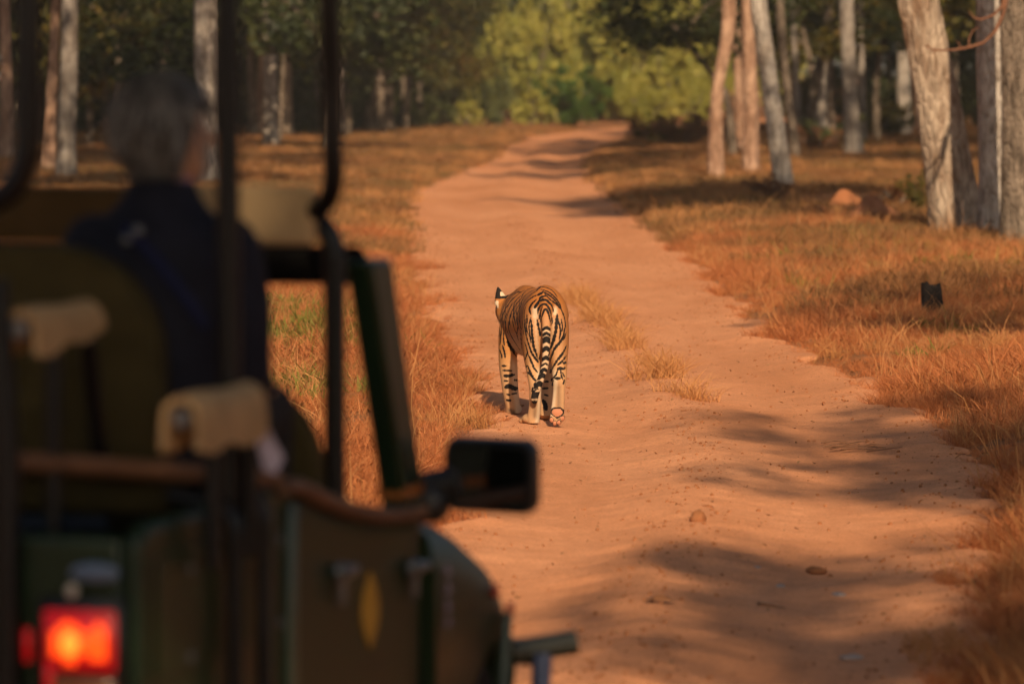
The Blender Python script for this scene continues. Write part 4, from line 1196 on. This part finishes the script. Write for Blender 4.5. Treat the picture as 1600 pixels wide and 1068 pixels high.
bevel(MB().prism([(.047, .62), (W - .047, .62), (W - .047, 1.30), (.047, 1.30)], 'x', .0, .04).build('rear_panel', M_green, jeep), .015)
MB().box((1.12, W / 2, .60), (2.2, W - .1, .05)).build('floor', M_blackmat, jeep)
MB().box((.62, W / 2, .92), (1.1, W - .1, .06)).build('raised_floor', M_blackmat, jeep)
# door with seam, hinges and the leaf sticker
door_poly = [(1.07, .60), (1.07, 1.27), (1.35, 1.205), (1.7, 1.14), (2.12, 1.11), (2.12, .72), (2.0, .60)]
for y0, y1, right in ((-.012, -.002, True), (W + .002, W + .012, False)):
    d = MB().prism(door_poly, 'y', y0, y1).build('door', M_olive, jeep); bevel(d, .006)
    s = -1 if right else 1; yb = y0 if right else y1
    for L_, z_ in ((1.375, 1.075), (2.02, 1.015)):
        m = MB(); m.box((L_, yb + s * .016, z_), (.06, .03, .05), bev=.008); m.tube([(L_ - .03, yb + s * .035, z_ + .005), (L_ + .05, yb + s * .038, z_ + .005)], .014, 10); m.tube([(L_, yb + s * .02, z_ - .02), (L_, yb + s * .02, z_ - .08)], [.014, .010], 8)
        m.build('hinge', M_steel, d)
    if right:
        M_leafs = plain('yellow_sticker', (.46, .24, .02), .6, .3, var=.15)
        pl = [(1.676 + .075 * math.sin(math.pi * t) * sg, .845 + .20 * t) for sg, rng in ((1, np.linspace(0, 1, 14)), (-1, np.linspace(1, 0, 14)[1:-1])) for t in rng]
        MB().prism(pl, 'y', yb - .005, yb - .001).build('leaf_sticker', M_leafs, d, smooth=False)
for L_ in (.30, .62, .95):
    for z_ in (.80, 1.0, 1.2): MB().ball((L_, -.010, z_), (.012, .006, .012), 8, 6).build('bolt', M_steel, jeep)
bevel(MB().prism([(.08, .98), (.08, 1.25), (.90, 1.25), (.90, .98)], 'y', -.008, -.001).build('side_plate', M_olive, jeep), .004)
# seam strip behind the door and small marks on the flank
MB().box((1.035, -.010, .98), (.05, .020, .60), bev=.006).build('door_pillar', plain('pale_green_edge', (.06, .085, .06), .4, .5), jeep)  # paler green strip along the rear edge of the door
M_mark = plain('pale_marks', (.32, .27, .34), .7, .2)
for k, (z_, h_) in enumerate(((.975, .035), (.925, .03), (.88, .03), (.835, .025))):
    m = MB(); m.box((2.30, -.046, z_), (.05, .003, h_ * .35)); m.box((2.29 + .01 * (k % 2), -.046, z_ + .012), (.012, .0034, h_ * .8)); m.build('painted_mark', M_mark, jeep, smooth=False)
# bonnet, fenders, front
prof = [(2.2, 1.135, .0), (2.40, 1.105, .0), (2.60, 1.05, .0), (2.78, .985, .0), (2.92, .91, .004), (3.02, .83, .012), (3.09, .74, .02), (3.13, .63, .03), (3.14, .55, .04)]
for s, nm in ((1, 'fender'), (-1, 'fender')):
    rings = []
    for L_, z_, dy in prof:
        y_o = dy - .04; zb = .50 if not (FW[0] - .37 < L_ < FW[0] + .37) else min(.34 + math.sqrt(max(.375 ** 2 - (L_ - FW[0]) ** 2, 0)), z_ - .06)
        sec = [(y_o + .03, zb), (y_o, zb + .03), (y_o, z_ - .16 if z_ - .16 > zb + .04 else zb + .04), (y_o + .02, z_ - .06), (y_o + .07, z_ - .015), (y_o + .16, z_), (y_o + .36, z_ + .01), (y_o + .36, zb)]
        rings.append([(L_, (p[0] if s > 0 else W - p[0]), p[1]) for p in sec])
    MB().loft(rings).build('fender', M_olive if s > 0 else M_green, jeep)
rings = []
for L_, z_ in ((2.16, 1.15), (2.5, 1.10), (2.85, 1.04), (3.15, .96), (3.30, .88), (3.34, .78)):
    rings.append([(L_, y_, zz) for y_, zz in ((.34, z_ - .25), (.34, z_ - .03), (.42, z_), (.75, z_ + .02), (1.08, z_), (1.16, z_ - .03), (1.16, z_ - .25))])
MB().loft(rings).build('bonnet', M_green, jeep)
m = MB(); m.box((3.33, W / 2, .70), (.05, .84, .36), bev=.01); m.build('grille', M_blackmat, jeep)
for y_ in (.30, W - .30):
    MB().ball((3.22, y_, .78), (.05, .09, .09)).build('headlight', plain('lamp_glass', (.6, .6, .58), .1, .6), jeep)
m = MB(); m.tube([(3.30, .10, .62), (3.40, -.04, .635), (3.44, -.11, .645)], .036, 12); m.tube([(3.38, .0, .62), (3.38, W, .62)], .04, 12); m.tube([(3.30, W - .1, .62), (3.40, W + .04, .635), (3.44, W + .11, .645)], .036, 12); m.build('front_bumper', plain('bumper_paint', (.06, .06, .04), .45, .5), jeep)
m = MB(); m.tube([(3.36, -.03, .62), (3.30, -.03, .30)], .03, 10); m.build('bumper_stay', plain('blue_grey_steel', (.07, .09, .16), .4, .5), jeep)
MB().tube([(2.84, -.062, .80), (2.76, -.066, .50)], .018, 8).build('side_stay', plain('pale_green_tube', (.035, .055, .04), .4, .5), jeep)
for L_, z_ in ((2.78, .87), (2.94, .80)):
    MB().ball((L_, -.045, z_), (.022, .012, .022), 10, 7).build('marker_reflector', plain('red_reflector', (.35, .04, .015), .3, .5), jeep)
m = MB(); m.box((1.25, -.03, .53), (.75, .06, .05), bev=.015); m.build('sill_step', M_steel, jeep)
m = MB(); m.box((-.06, W / 2, .58), (.1, W - .1, .1), bev=.02); m.build('rear_bumper', M_blackmat, jeep)
for c, ys_ in ((RW, (.12, W - .12)), (FW, (.12, W - .12))):
    for y_ in ys_:
        w = empty('tmp'); COL.objects.unlink(w); bpy.data.objects.remove(w)
        t = MB()
        prof_t = [(q_ * .93, w_ * .95) for q_, w_ in [(.20, -.085), (.30, -.095), (.345, -.08), (.36, -.05), (.365, 0), (.36, .05), (.345, .08), (.30, .095), (.20, .085), (.19, 0)]]
        n = 28; V = []; F_ = []
        for k in range(n):
            a = 2 * math.pi * k / n
            for r_, o_ in prof_t: V.append((c[0] + r_ * math.cos(a), y_ + o_, c[1] + r_ * math.sin(a)))
        q = len(prof_t)
        for k in range(n):
            for j in range(q): F_.append((k*q+j, ((k+1) % n)*q+j, ((k+1) % n)*q+(j+1) % q, k*q+(j+1) % q))
        wh = t.add(V, F_).build('wheel', M_rubber, jeep)
        m = MB(); m.tube([(c[0], y_ - .06, c[1]), (c[0], y_ + .06, c[1])], .195, 20); m.tube([(c[0], y_ - .08, c[1]), (c[0], y_ + .08, c[1])], .07, 12); m.build('rim', M_steel, wh)
# windscreen frame and glass
PB, PT = Vector((2.12, .02, 1.13)), Vector((1.90, .055, 1.83))
for y_flip in (False, True):
    def fl(v): return Vector((v.x, W - v.y, v.z)) if y_flip else Vector(v)
    a, b = fl(PB), fl(PT)
    m = MB(); w_ = .12
    rings = []
    for t in (0, .06, .94, 1):
        p = a.lerp(b, t); hw = w_ * (.74 if t > .5 else .66)
        rings.append([p + Vector((-hw * 1.1, -.036, 0)), p + Vector((hw * 1.1, -.036, 0)), p + Vector((hw * 1.1, .036, 0)), p + Vector((-hw * 1.1, .036, 0))])
    o = m.loft([[tuple(v) for v in r] for r in rings]).build('windscreen_pillar', M_green, jeep); bevel(o, .012)
    if not y_flip:
        p = a.lerp(b, .12); MB().box(p + Vector((0, 0, 0)), (.178, .076, .03)).build('orange_band', plain('orange_tape', (.30, .10, .02), .6, .3), o, smooth=False)
m = MB(); m.box((1.90, W / 2, 1.815), (.07, W - .13, .10), bev=.02); m.build('windscreen_header', plain('matt_black', (.006, .005, .004), .9, .1), jeep)
mg, ntg, bg_ = new_mat('windscreen_glass', .02, .5, (.95, .98, .96)); bg_.inputs['Transmission Weight'].default_value = 1; bg_.inputs['IOR'].default_value = 1.02
m = MB(); m.add([(2.09, .07, 1.17), (2.09, W - .07, 1.17), (1.905, W - .09, 1.80), (1.905, .09, 1.80)], [(0, 1, 2, 3)]); gl = m.build('windscreen_glass', mg, jeep, smooth=False)
m = MB(); m.box((2.08, W / 2, 1.08), (.22, W - .12, .14), bev=.04); m.build('dashboard', M_blackmat, jeep)
m = MB(); m.tube([(1.80 + .06 * math.sin(a), .40 + .17 * math.cos(a), 1.20 + .16 * math.sin(a)) for a in np.linspace(0, 2 * math.pi, 25)], .014, 8, cap=False); m.tube([(1.80, .40, 1.20), (2.02, .40, 1.10)], .02, 8); m.tube([(1.80, .23, 1.20), (1.80, .57, 1.20)], .012, 8); m.build('steering_wheel', M_blackmat, jeep)
# wing mirrors
M_mglass = new_mat('mirror_glass', .04, .5, (.30, .31, .33), 1.0)[0]
def mirror(flip):
    def f(p): return (p[0], W - p[1], p[2]) if flip else p
    m = MB(); rings = []
    yc, zc, hy, hz = -.19, 1.248, .136, .100
    def rr(hy, hz, L_, r=.04, n=5):
        pts = []
        for cx, cz, a0 in ((hy - r, hz - r, 0), (-(hy - r), hz - r, 90), (-(hy - r), -(hz - r), 180), (hy - r, -(hz - r), 270)):
            for k in range(n + 1):
                a = R(a0 + 90 * k / n); pts.append(f((L_ + .035 * ((cx + r * math.cos(a)) / .13), yc + cx + r * math.cos(a), zc + cz + r * math.sin(a))))
        return pts
    m.loft([rr(hy * .97, hz * .96, 2.18), rr(hy, hz, 2.20), rr(hy, hz, 2.24), rr(hy * .9, hz * .9, 2.29), rr(hy * .6, hz * .6, 2.32)])
    m.tube([f((2.22, -.10, 1.23)), f((2.21, .03, 1.20))], .045, 10); m.box(f((2.20, -.02, 1.17)), (.10, .10, .10), bev=.02)
    o = m.build('wing_mirror', M_blackmat, jeep)
    m = MB(); m.loft([rr(hy * .86, hz * .80, 2.176, .03), rr(hy * .85, hz * .79, 2.172, .03)]); m.build('mirror_glass', M_mglass, o)
mirror(False); mirror(True)
# roll hoop, its pad and the canopy frame
def bend(P_, r=.09, n=6):
    """round the corners of a polyline"""
    P_ = [Vector(p) for p in P_]; out = [P_[0]]
    for i in range(1, len(P_) - 1):
        a, b, c = P_[i-1], P_[i], P_[i+1]; rr = min(r, (a-b).length * .49, (c-b).length * .49)
        s, e = b + (a-b).normalized() * rr, b + (c-b).normalized() * rr
        for k in range(n + 1):
            t = k / n; out.append(s * (1-t)**2 + b * 2*t*(1-t) + e * t*t)
    return out + [P_[-1]]
TR = .028
hp = MB().tube(bend([(1.52, .03, .65), (1.52, .03, 1.955), (1.52, W - .03, 1.955), (1.52, W - .03, .65)], .11), TR + .001, 12).build('roll_hoop', M_black, jeep)
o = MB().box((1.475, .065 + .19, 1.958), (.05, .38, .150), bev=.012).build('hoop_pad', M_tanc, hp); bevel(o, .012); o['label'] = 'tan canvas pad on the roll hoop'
o = MB().box((1.478, .455 + .485, 1.955), (.05, .97, .140), bev=.012).build('hoop_pad', plain('shaded_canvas', (.10, .058, .022), .85, .1, var=.15), hp); bevel(o, .012); o['label'] = 'left part of the canvas pad on the roll hoop, its shade put into a dark brown colour'  # left part of the pad, its shade painted as darker canvas
for y_ in (0.0, W):
    s = 1 if y_ == 0 else -1
    MB().tube(bend([(.60, y_ + s * .0, 1.30), (.60, y_, 2.72)]), TR, 12).build('canopy_post', M_black, jeep)
    MB().tube(bend([(1.50, y_ + s * .10, 1.955), (1.42, y_ + s * .0, 2.0), (1.37, y_, 2.72)], .08), TR - .002, 12).build('canopy_post', M_black, jeep)
    MB().tube(bend([(0.0, y_ + s * .62, 2.015), (0.0, y_ + s * .255, 2.02), (0.0, y_ + s * .255, 2.72)], .16), TR + .002, 12).build('canopy_post', M_black, jeep)
    m = MB(); m.tube([(-.1, y_ + s * .01, 2.74), (1.45, y_ + s * .01, 2.74)], TR, 10); m.build('canopy_rail', M_black, jeep)
o = MB().box((.66, W / 2, 2.785), (1.75, W + .12, .035), bev=.015).build('canopy', M_canopy, jeep)  # unseen canvas roof, added to keep the jeep below dark
# rear upright and the two bent grab tubes outside the tub
MB().tube([(-.03, .305, .70), (-.03, .30, 1.50), (-.03, .325, 1.86)], TR + .002, 12).build('rear_upright', M_black, jeep)
MB().tube([(-.03, W - .305, .70), (-.03, W - .30, 1.50), (-.03, W - .325, 1.86)], TR + .002, 12).build('rear_upright', M_black, jeep)
for L_ in (.52, .735):
    MB().tube(bend([(L_, -.04, .55), (L_, -.04, 1.315), (L_ + .0, .12, 1.345)], .06), .020, 12).build('grab_tube', M_black, jeep)
# padded brown rails
MB().tube(bend([(.0, .40, 1.462), (.12, .31, 1.452), (.90, -.012, 1.352)], .1), [(.03, .024)] * 9, 10).build('side_rail_pad', M_brown, jeep)
pp = [(.96, -.002, 1.325), (1.10, -.004, 1.312), (1.35, -.004, 1.252), (1.7, -.004, 1.188), (2.0, -.004, 1.160), (2.17, -.002, 1.152)]
MB().tube([p[:3] for p in catmull(pp, 4)], [(.036, .022)] * 21, 10).build('door_rail_pad', M_brown, jeep)
# seats
def seat_back(L0, y0, y1, z0, z1, th, lean, rad, mat, name='seat_back'):
    pts = [(y0, z0)] + [(y0 + rad - rad * math.cos(a), z1 - rad + rad * math.sin(a)) for a in np.linspace(0, math.pi / 2, 9)] + [(y1 - rad + rad * math.sin(a), z1 - rad + rad * math.cos(a)) for a in np.linspace(0, math.pi / 2, 9)] + [(y1, z0)]
    f = lambda L_, inset: [(L_ - lean * (q[1] - z0), (q[0] - (y0+y1)/2) * (1 - inset) + (y0+y1)/2, z0 + (q[1] - z0) * (1 - inset * .5)) for q in pts]
    m = MB(); m.loft([f(L0 - th * .5, .06), f(L0 - th * .42, .015), f(L0 - th * .2, 0), f(L0 + th * .2, 0), f(L0 + th * .42, .015), f(L0 + th * .5, .06)])
    return m.build(name, mat, jeep)
seat_back(.64, .165, 1.34, 1.38, 1.915, .12, .06, .26, M_olivecloth)
bevel(MB().box((.86, W / 2, 1.34), (.46, W - .30, .13), bev=.03).build('seat_cushion', M_olivecloth, jeep), .02)
m = MB()
for y_ in (.25, W - .25):
    for L_ in (.70, 1.02): m.tube([(L_, y_, .95), (L_, y_, 1.30)], .018, 8)
m.build('seat_frame', M_black, jeep)
seat_back(.14, .60, 1.20, 1.20, 1.70, .10, .06, .2, M_olivecloth)
bevel(MB().box((.30, W / 2 + .15, 1.16), (.34, .8, .11), bev=.03).build('seat_cushion', M_olivecloth, jeep), .02)
for y0 in (.035, .90):
    seat_back(1.44, y0, y0 + .56, 1.05, 1.55, .10, .06, .22, M_olivecloth)
    bevel(MB().box((1.60, y0 + .26, 1.0), (.46, .5, .13), bev=.03).build('seat_cushion', M_olivecloth, jeep), .02)
# padded arm rails
def pad_roll(L_, y0, y1, z_, r, drop, parent_tube, open_end):
    rings = []
    n = 14
    for k, t in enumerate(np.linspace(0, 1, 8)):
        y_ = y0 + (y1 - y0) * t; sag = .012 * math.sin(t * 3.1)
        outer = []; inner = []
        for a in np.linspace(-1.9, 1.9, n):
            d_ = drop * max(0, abs(a) - 1.45) / .45 * (1 + .25 * math.sin(t * 5 + (2 if a > 0 else 0)))
            outer.append((L_ + r * math.sin(a) * (1.05 - .1 * (abs(a) > 1.5)), y_, z_ + r * math.cos(a) - d_ + sag)); inner.append((L_ + (r - .016) * math.sin(a), y_, z_ + (r - .016) * math.cos(a) - d_ + sag))
        rings.append(outer + inner[::-1])
    MB().loft(rings).build('pad_wrap', M_tan, parent_tube)
def saddle(L0, L1, y_, z_, r, drop0, drop1, parent_tube, name):
    """padding folded over a rail that runs fore and aft, open below"""
    rings = []
    for t in np.linspace(0, 1, 12):
        L_ = L0 + (L1 - L0) * t; sk = drop0 + (drop1 - drop0) * t + .008 * math.sin(t * 11); rr = r * (1 + .06 * math.sin(t * 7))
        o_, i_ = [], []
        for a in np.linspace(-1.85, 1.85, 17):
            d_ = sk * max(0, abs(a) - 1.2) / .65
            o_.append((L_ + .01 * math.sin(a * 2), y_ + rr * math.sin(a), z_ + rr * math.cos(a) - d_)); i_.append((L_, y_ + (rr - .017) * math.sin(a), z_ + (rr - .017) * math.cos(a) - d_))
        rings.append([*o_, *i_[::-1]])
    return MB().loft(rings).build(name, M_tan, parent_tube)
g1 = MB().tube(bend([(.19, .275, .95), (.19, .275, 1.755), (.40, .275, 1.755), (.50, .275, 1.40)], .05), .020, 10).build('arm_rail', M_black, jeep)
MB().tube([(-.02, .275, 1.755), (.19, .275, 1.755)], .020, 10).build('arm_rail_end', M_steel, g1)
saddle(-.01, .40, .275, 1.752, .047, .045, .015, g1, 'pad_wrap')
g2 = MB().tube(bend([(.34, -.05, 1.20), (.34, -.05, 1.555), (.60, -.05, 1.555), (.60, -.05, 1.20)], .04), .020, 10).build('arm_rail', M_black, jeep)
MB().tube([(.12, -.05, 1.555), (.34, -.05, 1.555)], .020, 10).build('arm_rail_end', M_steel, g2)
saddle(.12, .58, -.05, 1.555, .050, .06, .07, g2, 'draped_pad')
MB().add([(.585, -.10, 1.50), (.59, -.06, 1.50), (.60, -.085, 1.40), (.60, -.115, 1.392), (.595, -.135, 1.43)], [(0, 1, 2, 3, 4)]).build('white_tag', plain('lilac_white_cloth', (.52, .46, .58), .8, .1), g2, smooth=False)
# tail lights
M_red = emis('tail_lens_red', (.75, .010, .014), .14)
M_bulb = emis('tail_bulb_glow', (1.0, .085, .008), 1.1)
M_core = emis('tail_bulb_core', (1.0, .30, .03), 1.1)
M_amber = plain('amber_lens', (.30, .10, .03), .2, .5)
for flip in (False, True):
    def f(p): return (p[0], W - p[1], p[2]) if flip else p
    hs = MB().box(f((-.012, .135, 1.045)), (.024, .20, .25), bev=.01).build('tail_light', M_blackmat, jeep)
    MB().box(f((-.030, .133, 1.075)), (.012, .168, .135), bev=.012).build('red_lens', M_red, hs)
    m = MB()
    for k in range(9): m.box(f((-.0405 + .002 * (k % 2), .073 + k * .0145, 1.072 + .004 * math.sin(k * 2.1))), (.010, .012, .078 + .022 * math.sin(k * 1.3 + .6) - .003 * abs(k - 5) * (k < 5)), bev=.003)
    m.build('brake_glow', M_bulb, hs)
    MB().ball(f((-.046, .150, 1.07)), (.006, .020, .026), 10, 7).build('bulb', M_core, hs)
    MB().box(f((-.030, .125, .965)), (.012, .15, .06), bev=.01).build('amber_lens', M_amber, hs)
    MB().box(f((-.030, .205, .985)), (.013, .022, .085), bev=.006).build('red_lens', M_red, hs)
    MB().box(f((-.022, .258, 1.06)), (.012, .018, .075), bev=.006).build('red_strip', M_red, hs)
    MB().ball(f((-.03, .150, 1.185)), (.012, .014, .016), 10, 7).build('screw_cap', plain('pale_cap', (.5, .46, .38), .4, .5), hs)
    MB().ball(f((-.02, .10, 1.225)), (.012, .06, .022), 10, 7).build('sky_sheen_bracket', plain('sky_sheen_blue', (.09, .13, .20), .35, .5), hs)  # bluish colour stands in for sky reflected on the rear body

# ------------------------------------------------------------------ the person on the raised bench, built in the jeep's axes
PC = (.84, .248)
pers = empty('person', JP + Matrix.Rotation(JA, 3, 'Z') @ Vector((PC[0], PC[1], 1.0)), JA)
pers.location.z = JP.z
tag(pers, 'person with grey hair in dark navy jacket sitting on the jeep bench, back turned', 'person')
M_skin = plain('skin', (.42, .24, .15), .55, .3, var=.08)
M_navy = plain('navy_jacket', (.010, .011, .020), .8, .2, var=.3, vs=10, bump=.3)
M_trous = plain('dark_trousers', (.02, .018, .018), .85, .15, bump=.3)
M_hair = plain('grey_hair', (.085, .083, .078), .6, .3, var=.7, vs=26, bump=.8)
def er(x, y, z, rx, ry, n=24): return hring(x, y, z, rx, ry, n)
# skin: head, neck, hands, lower arms and the body under the clothes as one figure
mb = MB()
leg(mb, [(-.02, 0, 1.40, .12, .16), (-.02, 0, 1.52, .11, .15), (-.01, 0, 1.66, .11, .155), (0, 0, 1.80, .11, .17), (0, 0, 1.89, .095, .165), (0, 0, 1.945, .07, .12), (.005, 0, 1.985, .055, .06), (.012, 0, 2.03, .05, .05), (.02, 0, 2.08, .05, .05)])
HM = Matrix.Rotation(R(-62), 3, 'Z')           # head turned to the right
hc = Vector((.03, -.005, 2.165))
def hp_(p): return hc + HM @ Vector(p)
mb.ball(hc + HM @ Vector((-.01, 0, .015)), (.098, .078, .118), 20, 14, rot=HM.to_euler())
mb.ball(hp_((.035, 0, -.05)), (.062, .058, .072), 16, 10, rot=HM.to_euler())
mb.tube([hp_((.082, 0, .02)), hp_((.108, 0, -.012)), hp_((.09, 0, -.022))], [.010, .016, .010], 8)
mb.ball(hp_((.078, 0, -.055)), (.018, .028, .012), 10, 7, rot=HM.to_euler())
for s in (-1, 1):
    mb.ball(hp_((-.005, s * .080, -.005)), (.024, .010, .033), 10, 7, rot=HM.to_euler())
    mb.ball(hp_((.075, s * .03, .014)), (.016, .016, .010), 8, 6)
for s in (-1, 1):
    sh = Vector((0, s * .155, 1.895)); el = Vector((.03 if s < 0 else .06, s * .19, 1.62)); wr = Vector((.27, s * .15, 1.555)); 
    mb.tube([t[:3] for t in catmull([tuple(sh), tuple(sh.lerp(el, .5)), tuple(el)], 5)], [.056, .055, .054, .052, .05, .049, .047, .045, .043, .042, .04], 12)
    mb.tube([el, el.lerp(wr, .35), wr], [.042, .042, .028], 12)
    dr_ = (wr - el).normalized(); pal = wr + dr_ * .05
    mb.ball(pal, (.052, .038, .018), 12, 8, rot=dr_.to_track_quat('X', 'Z').to_euler())
    sd_ = dr_.cross(Vector((0, 0, 1))).normalized()
    for k, (o_, l_) in enumerate(((-.030, .062), (-.010, .075), (.010, .070), (.028, .055))):
        b0 = wr + dr_ * .085 + sd_ * o_; mb.tube([b0, b0 + dr_ * l_ * .55 + Vector((0, 0, .004)), b0 + dr_ * l_ * .9 + Vector((0, 0, -.022))], [.0095, .009, .007], 8)
    ts = sd_ * (-s) * -1.0
    b0 = wr + dr_ * .03 + ts * .032; mb.tube([b0, b0 + dr_ * .035 + ts * .02, b0 + dr_ * .06 + ts * .018 + Vector((0, 0, -.008))], [.011, .010, .008], 8)
    hip = Vector((.0, s * .10, 1.46)); kn = Vector((.43, s * .12, 1.485)); an = Vector((.40, s * .12, 1.05))
    mb.tube([hip, hip.lerp(kn, .5), kn], [.088, .078, .06], 14); mb.tube([kn, kn.lerp(an, .35), an], [.058, .055, .036], 12); mb.ball(an + Vector((.07, 0, -.03)), (.12, .045, .04), 12, 8)
body_me = flat_mesh(mb, .008, 4); body_me.name = 'body'; body_me.materials.clear(); body_me.materials.append(M_skin)
body = obj('body', body_me, pers)
mb = MB()
leg(mb, [(-.02, 0, 1.385, .15, .195), (-.02, 0, 1.46, .145, .19), (-.02, 0, 1.56, .135, .182), (-.02, 0, 1.68, .135, .19), (-.015, 0, 1.80, .135, .20), (-.01, 0, 1.88, .13, .205), (-.005, 0, 1.935, .118, .18), (0, 0, 1.985, .095, .125), (.005, 0, 2.025, .08, .092), (.01, 0, 2.06, .072, .078)])
for s in (-1, 1):
    sh = Vector((-.005, s * .165, 1.905)); el = Vector((.03 if s < 0 else .06, s * .195, 1.62)); wr = Vector((.25, s * .157, 1.56))
    mb.ball(sh, (.085, .075, .075)); mb.tube([sh, sh.lerp(el, .5) + Vector((0, s * .012, 0)), el], [.082, .077, .068], 14); mb.ball(el, .070); mb.tube([el, el.lerp(wr, .5), wr], [.06, .054, .044], 14)
jm = flat_mesh(mb, .010, 6); jm.materials.clear(); jm.materials.append(M_navy); jm.name = 'jacket'; obj('jacket', jm, pers)
mb = MB()
for s in (-1, 1):
    hip = Vector((-.02, s * .10, 1.45)); kn = Vector((.43, s * .12, 1.485)); an = Vector((.40, s * .12, 1.10))
    mb.ball(hip, (.13, .11, .07)); mb.tube([hip, hip.lerp(kn, .5), kn], [.10, .09, .072], 14); mb.ball(kn, .072); mb.tube([kn, kn.lerp(an, .5), an], [.07, .064, .055], 12)
tm = flat_mesh(mb, .010, 5); tm.materials.clear(); tm.materials.append(M_trous); tm.name = 'trousers'; obj('trousers', tm, pers)
MB().tube([(.01 + .062 * math.cos(a), .064 * math.sin(a), 2.058 + .012 * math.cos(a)) for a in np.linspace(0, 6.283, 22)], .009, 8, cap=False).build('collar', plain('pink_collar', (.42, .22, .34), .8, .2), pers)
# bobbed hair: shell round the head, open at the face, with strands
V, F_ = [], []
nu, nvv = 48, 26
for i in range(nvv):
    b = R(88) - R(150) * i / (nvv - 1)
    for k in range(nu):
        a = 2 * math.pi * k / nu
        fr = max(0.0, math.cos(a))                                  # towards the face
        bb = max(b, R(18) - R(0) * fr) if fr > .55 else b           # fringe ends above the brow
        rr = 1 + .05 * mnoise.noise(Vector((math.cos(a) * 3, math.sin(a) * 3, b * 2))) + .028 * math.sin(a * 23 + b * 3) * max(0, .8 - b)
        bc = max(bb, R(-14)); drop = max(0.0, R(-14) - bb)
        rad = math.cos(bc) * (1 - .42 * drop)
        p = Vector((-.014 + .124 * rr * rad * math.cos(a), .106 * rr * rad * math.sin(a), .024 + .132 * math.sin(bc) - .120 * drop * (1 - .25 * fr)))
        V.append(tuple(hc + HM @ p))
for i in range(nvv - 1):
    for k in range(nu):
        j = (k + 1) % nu; F_.append((i*nu+k, i*nu+j, (i+1)*nu+j, (i+1)*nu+k))
h = MB().add(V, F_).build('hair', M_hair, pers)
sd = h.modifiers.new('thick', 'SOLIDIFY'); sd.thickness = .012; sd.offset = -1
rh = random.Random(8); m = MB()                     # loose wisps
for k in range(90):
    a = rh.uniform(.9, 5.4); b = rh.uniform(-.2, 1.3); q = Vector((-.014 + .126 * math.cos(b) * math.cos(a), .108 * math.cos(b) * math.sin(a), .024 + .134 * math.sin(b)))
    e = q + Vector((rh.uniform(-.02, .02), rh.uniform(-.02, .02), -rh.uniform(.05, .12))); e.x += .012 * math.cos(a); e.y += .012 * math.sin(a)
    m.tube([hp_(q * .98), hp_((q + e) * .5 + Vector((.012 * math.cos(a), .012 * math.sin(a), 0))), hp_(e)], [.004, .004, .001], 5)
m.build('hair_wisps', plain('pale_grey_hair', (.18, .175, .165), .55, .3, var=.5, vs=30), pers)
# shoulder strap with two buckles on the back
M_strap = plain('blue_strap', (.010, .013, .045), .7, .2)
def onback(y_, z_): 
    rx = float(np.interp(z_, [1.46, 1.56, 1.68, 1.80, 1.88, 1.93, 1.975], [.145, .137, .137, .137, .127, .108, .086])); ry = float(np.interp(z_, [1.46, 1.56, 1.68, 1.80, 1.88, 1.93, 1.975], [.19, .183, .19, .2, .195, .165, .11]))
    return Vector((-.018 - rx * math.sqrt(max(0, 1 - (y_ / ry) ** 2)) - .008, y_, z_))
sp_ = [onback(y_, z_) for y_, z_ in ((.05, 1.955), (.015, 1.93), (-.02, 1.90), (-.055, 1.865), (-.09, 1.82), (-.125, 1.77), (-.15, 1.72))]
MB().tube(sp_, [(.022, .005)] * 7, 8).build('strap', M_strap, pers)
for y_, z_ in ((.012, 1.945), (.035, 1.925)):
    MB().ball(onback(y_, z_) + Vector((-.006, 0, 0)), (.008, .014, .014), 10, 7).build('buckle', M_steel, pers)
# ------------------------------------------------------------------ dusty air
mh = bpy.data.materials.new('dusty_air'); mh.use_nodes = True
nh = mh.node_tree
for n in list(nh.nodes):
    if n.type != 'OUTPUT_MATERIAL': nh.nodes.remove(n)
pv = nh.nodes.new('ShaderNodeVolumePrincipled'); pv.inputs['Density'].default_value = .0003
pv.inputs['Color'].default_value = (.86, .84, .80, 1); pv.inputs['Anisotropy'].default_value = .0
nh.links.new(pv.outputs[0], [n for n in nh.nodes if n.type == 'OUTPUT_MATERIAL'][0].inputs['Volume'])
hz = MB().box((0, 550, 9.5), (1480, 2000, 25)).build('haze', mh, None, smooth=False)
tag(hz, 'thin dusty haze over the track and the woods', 'haze', kind='stuff')
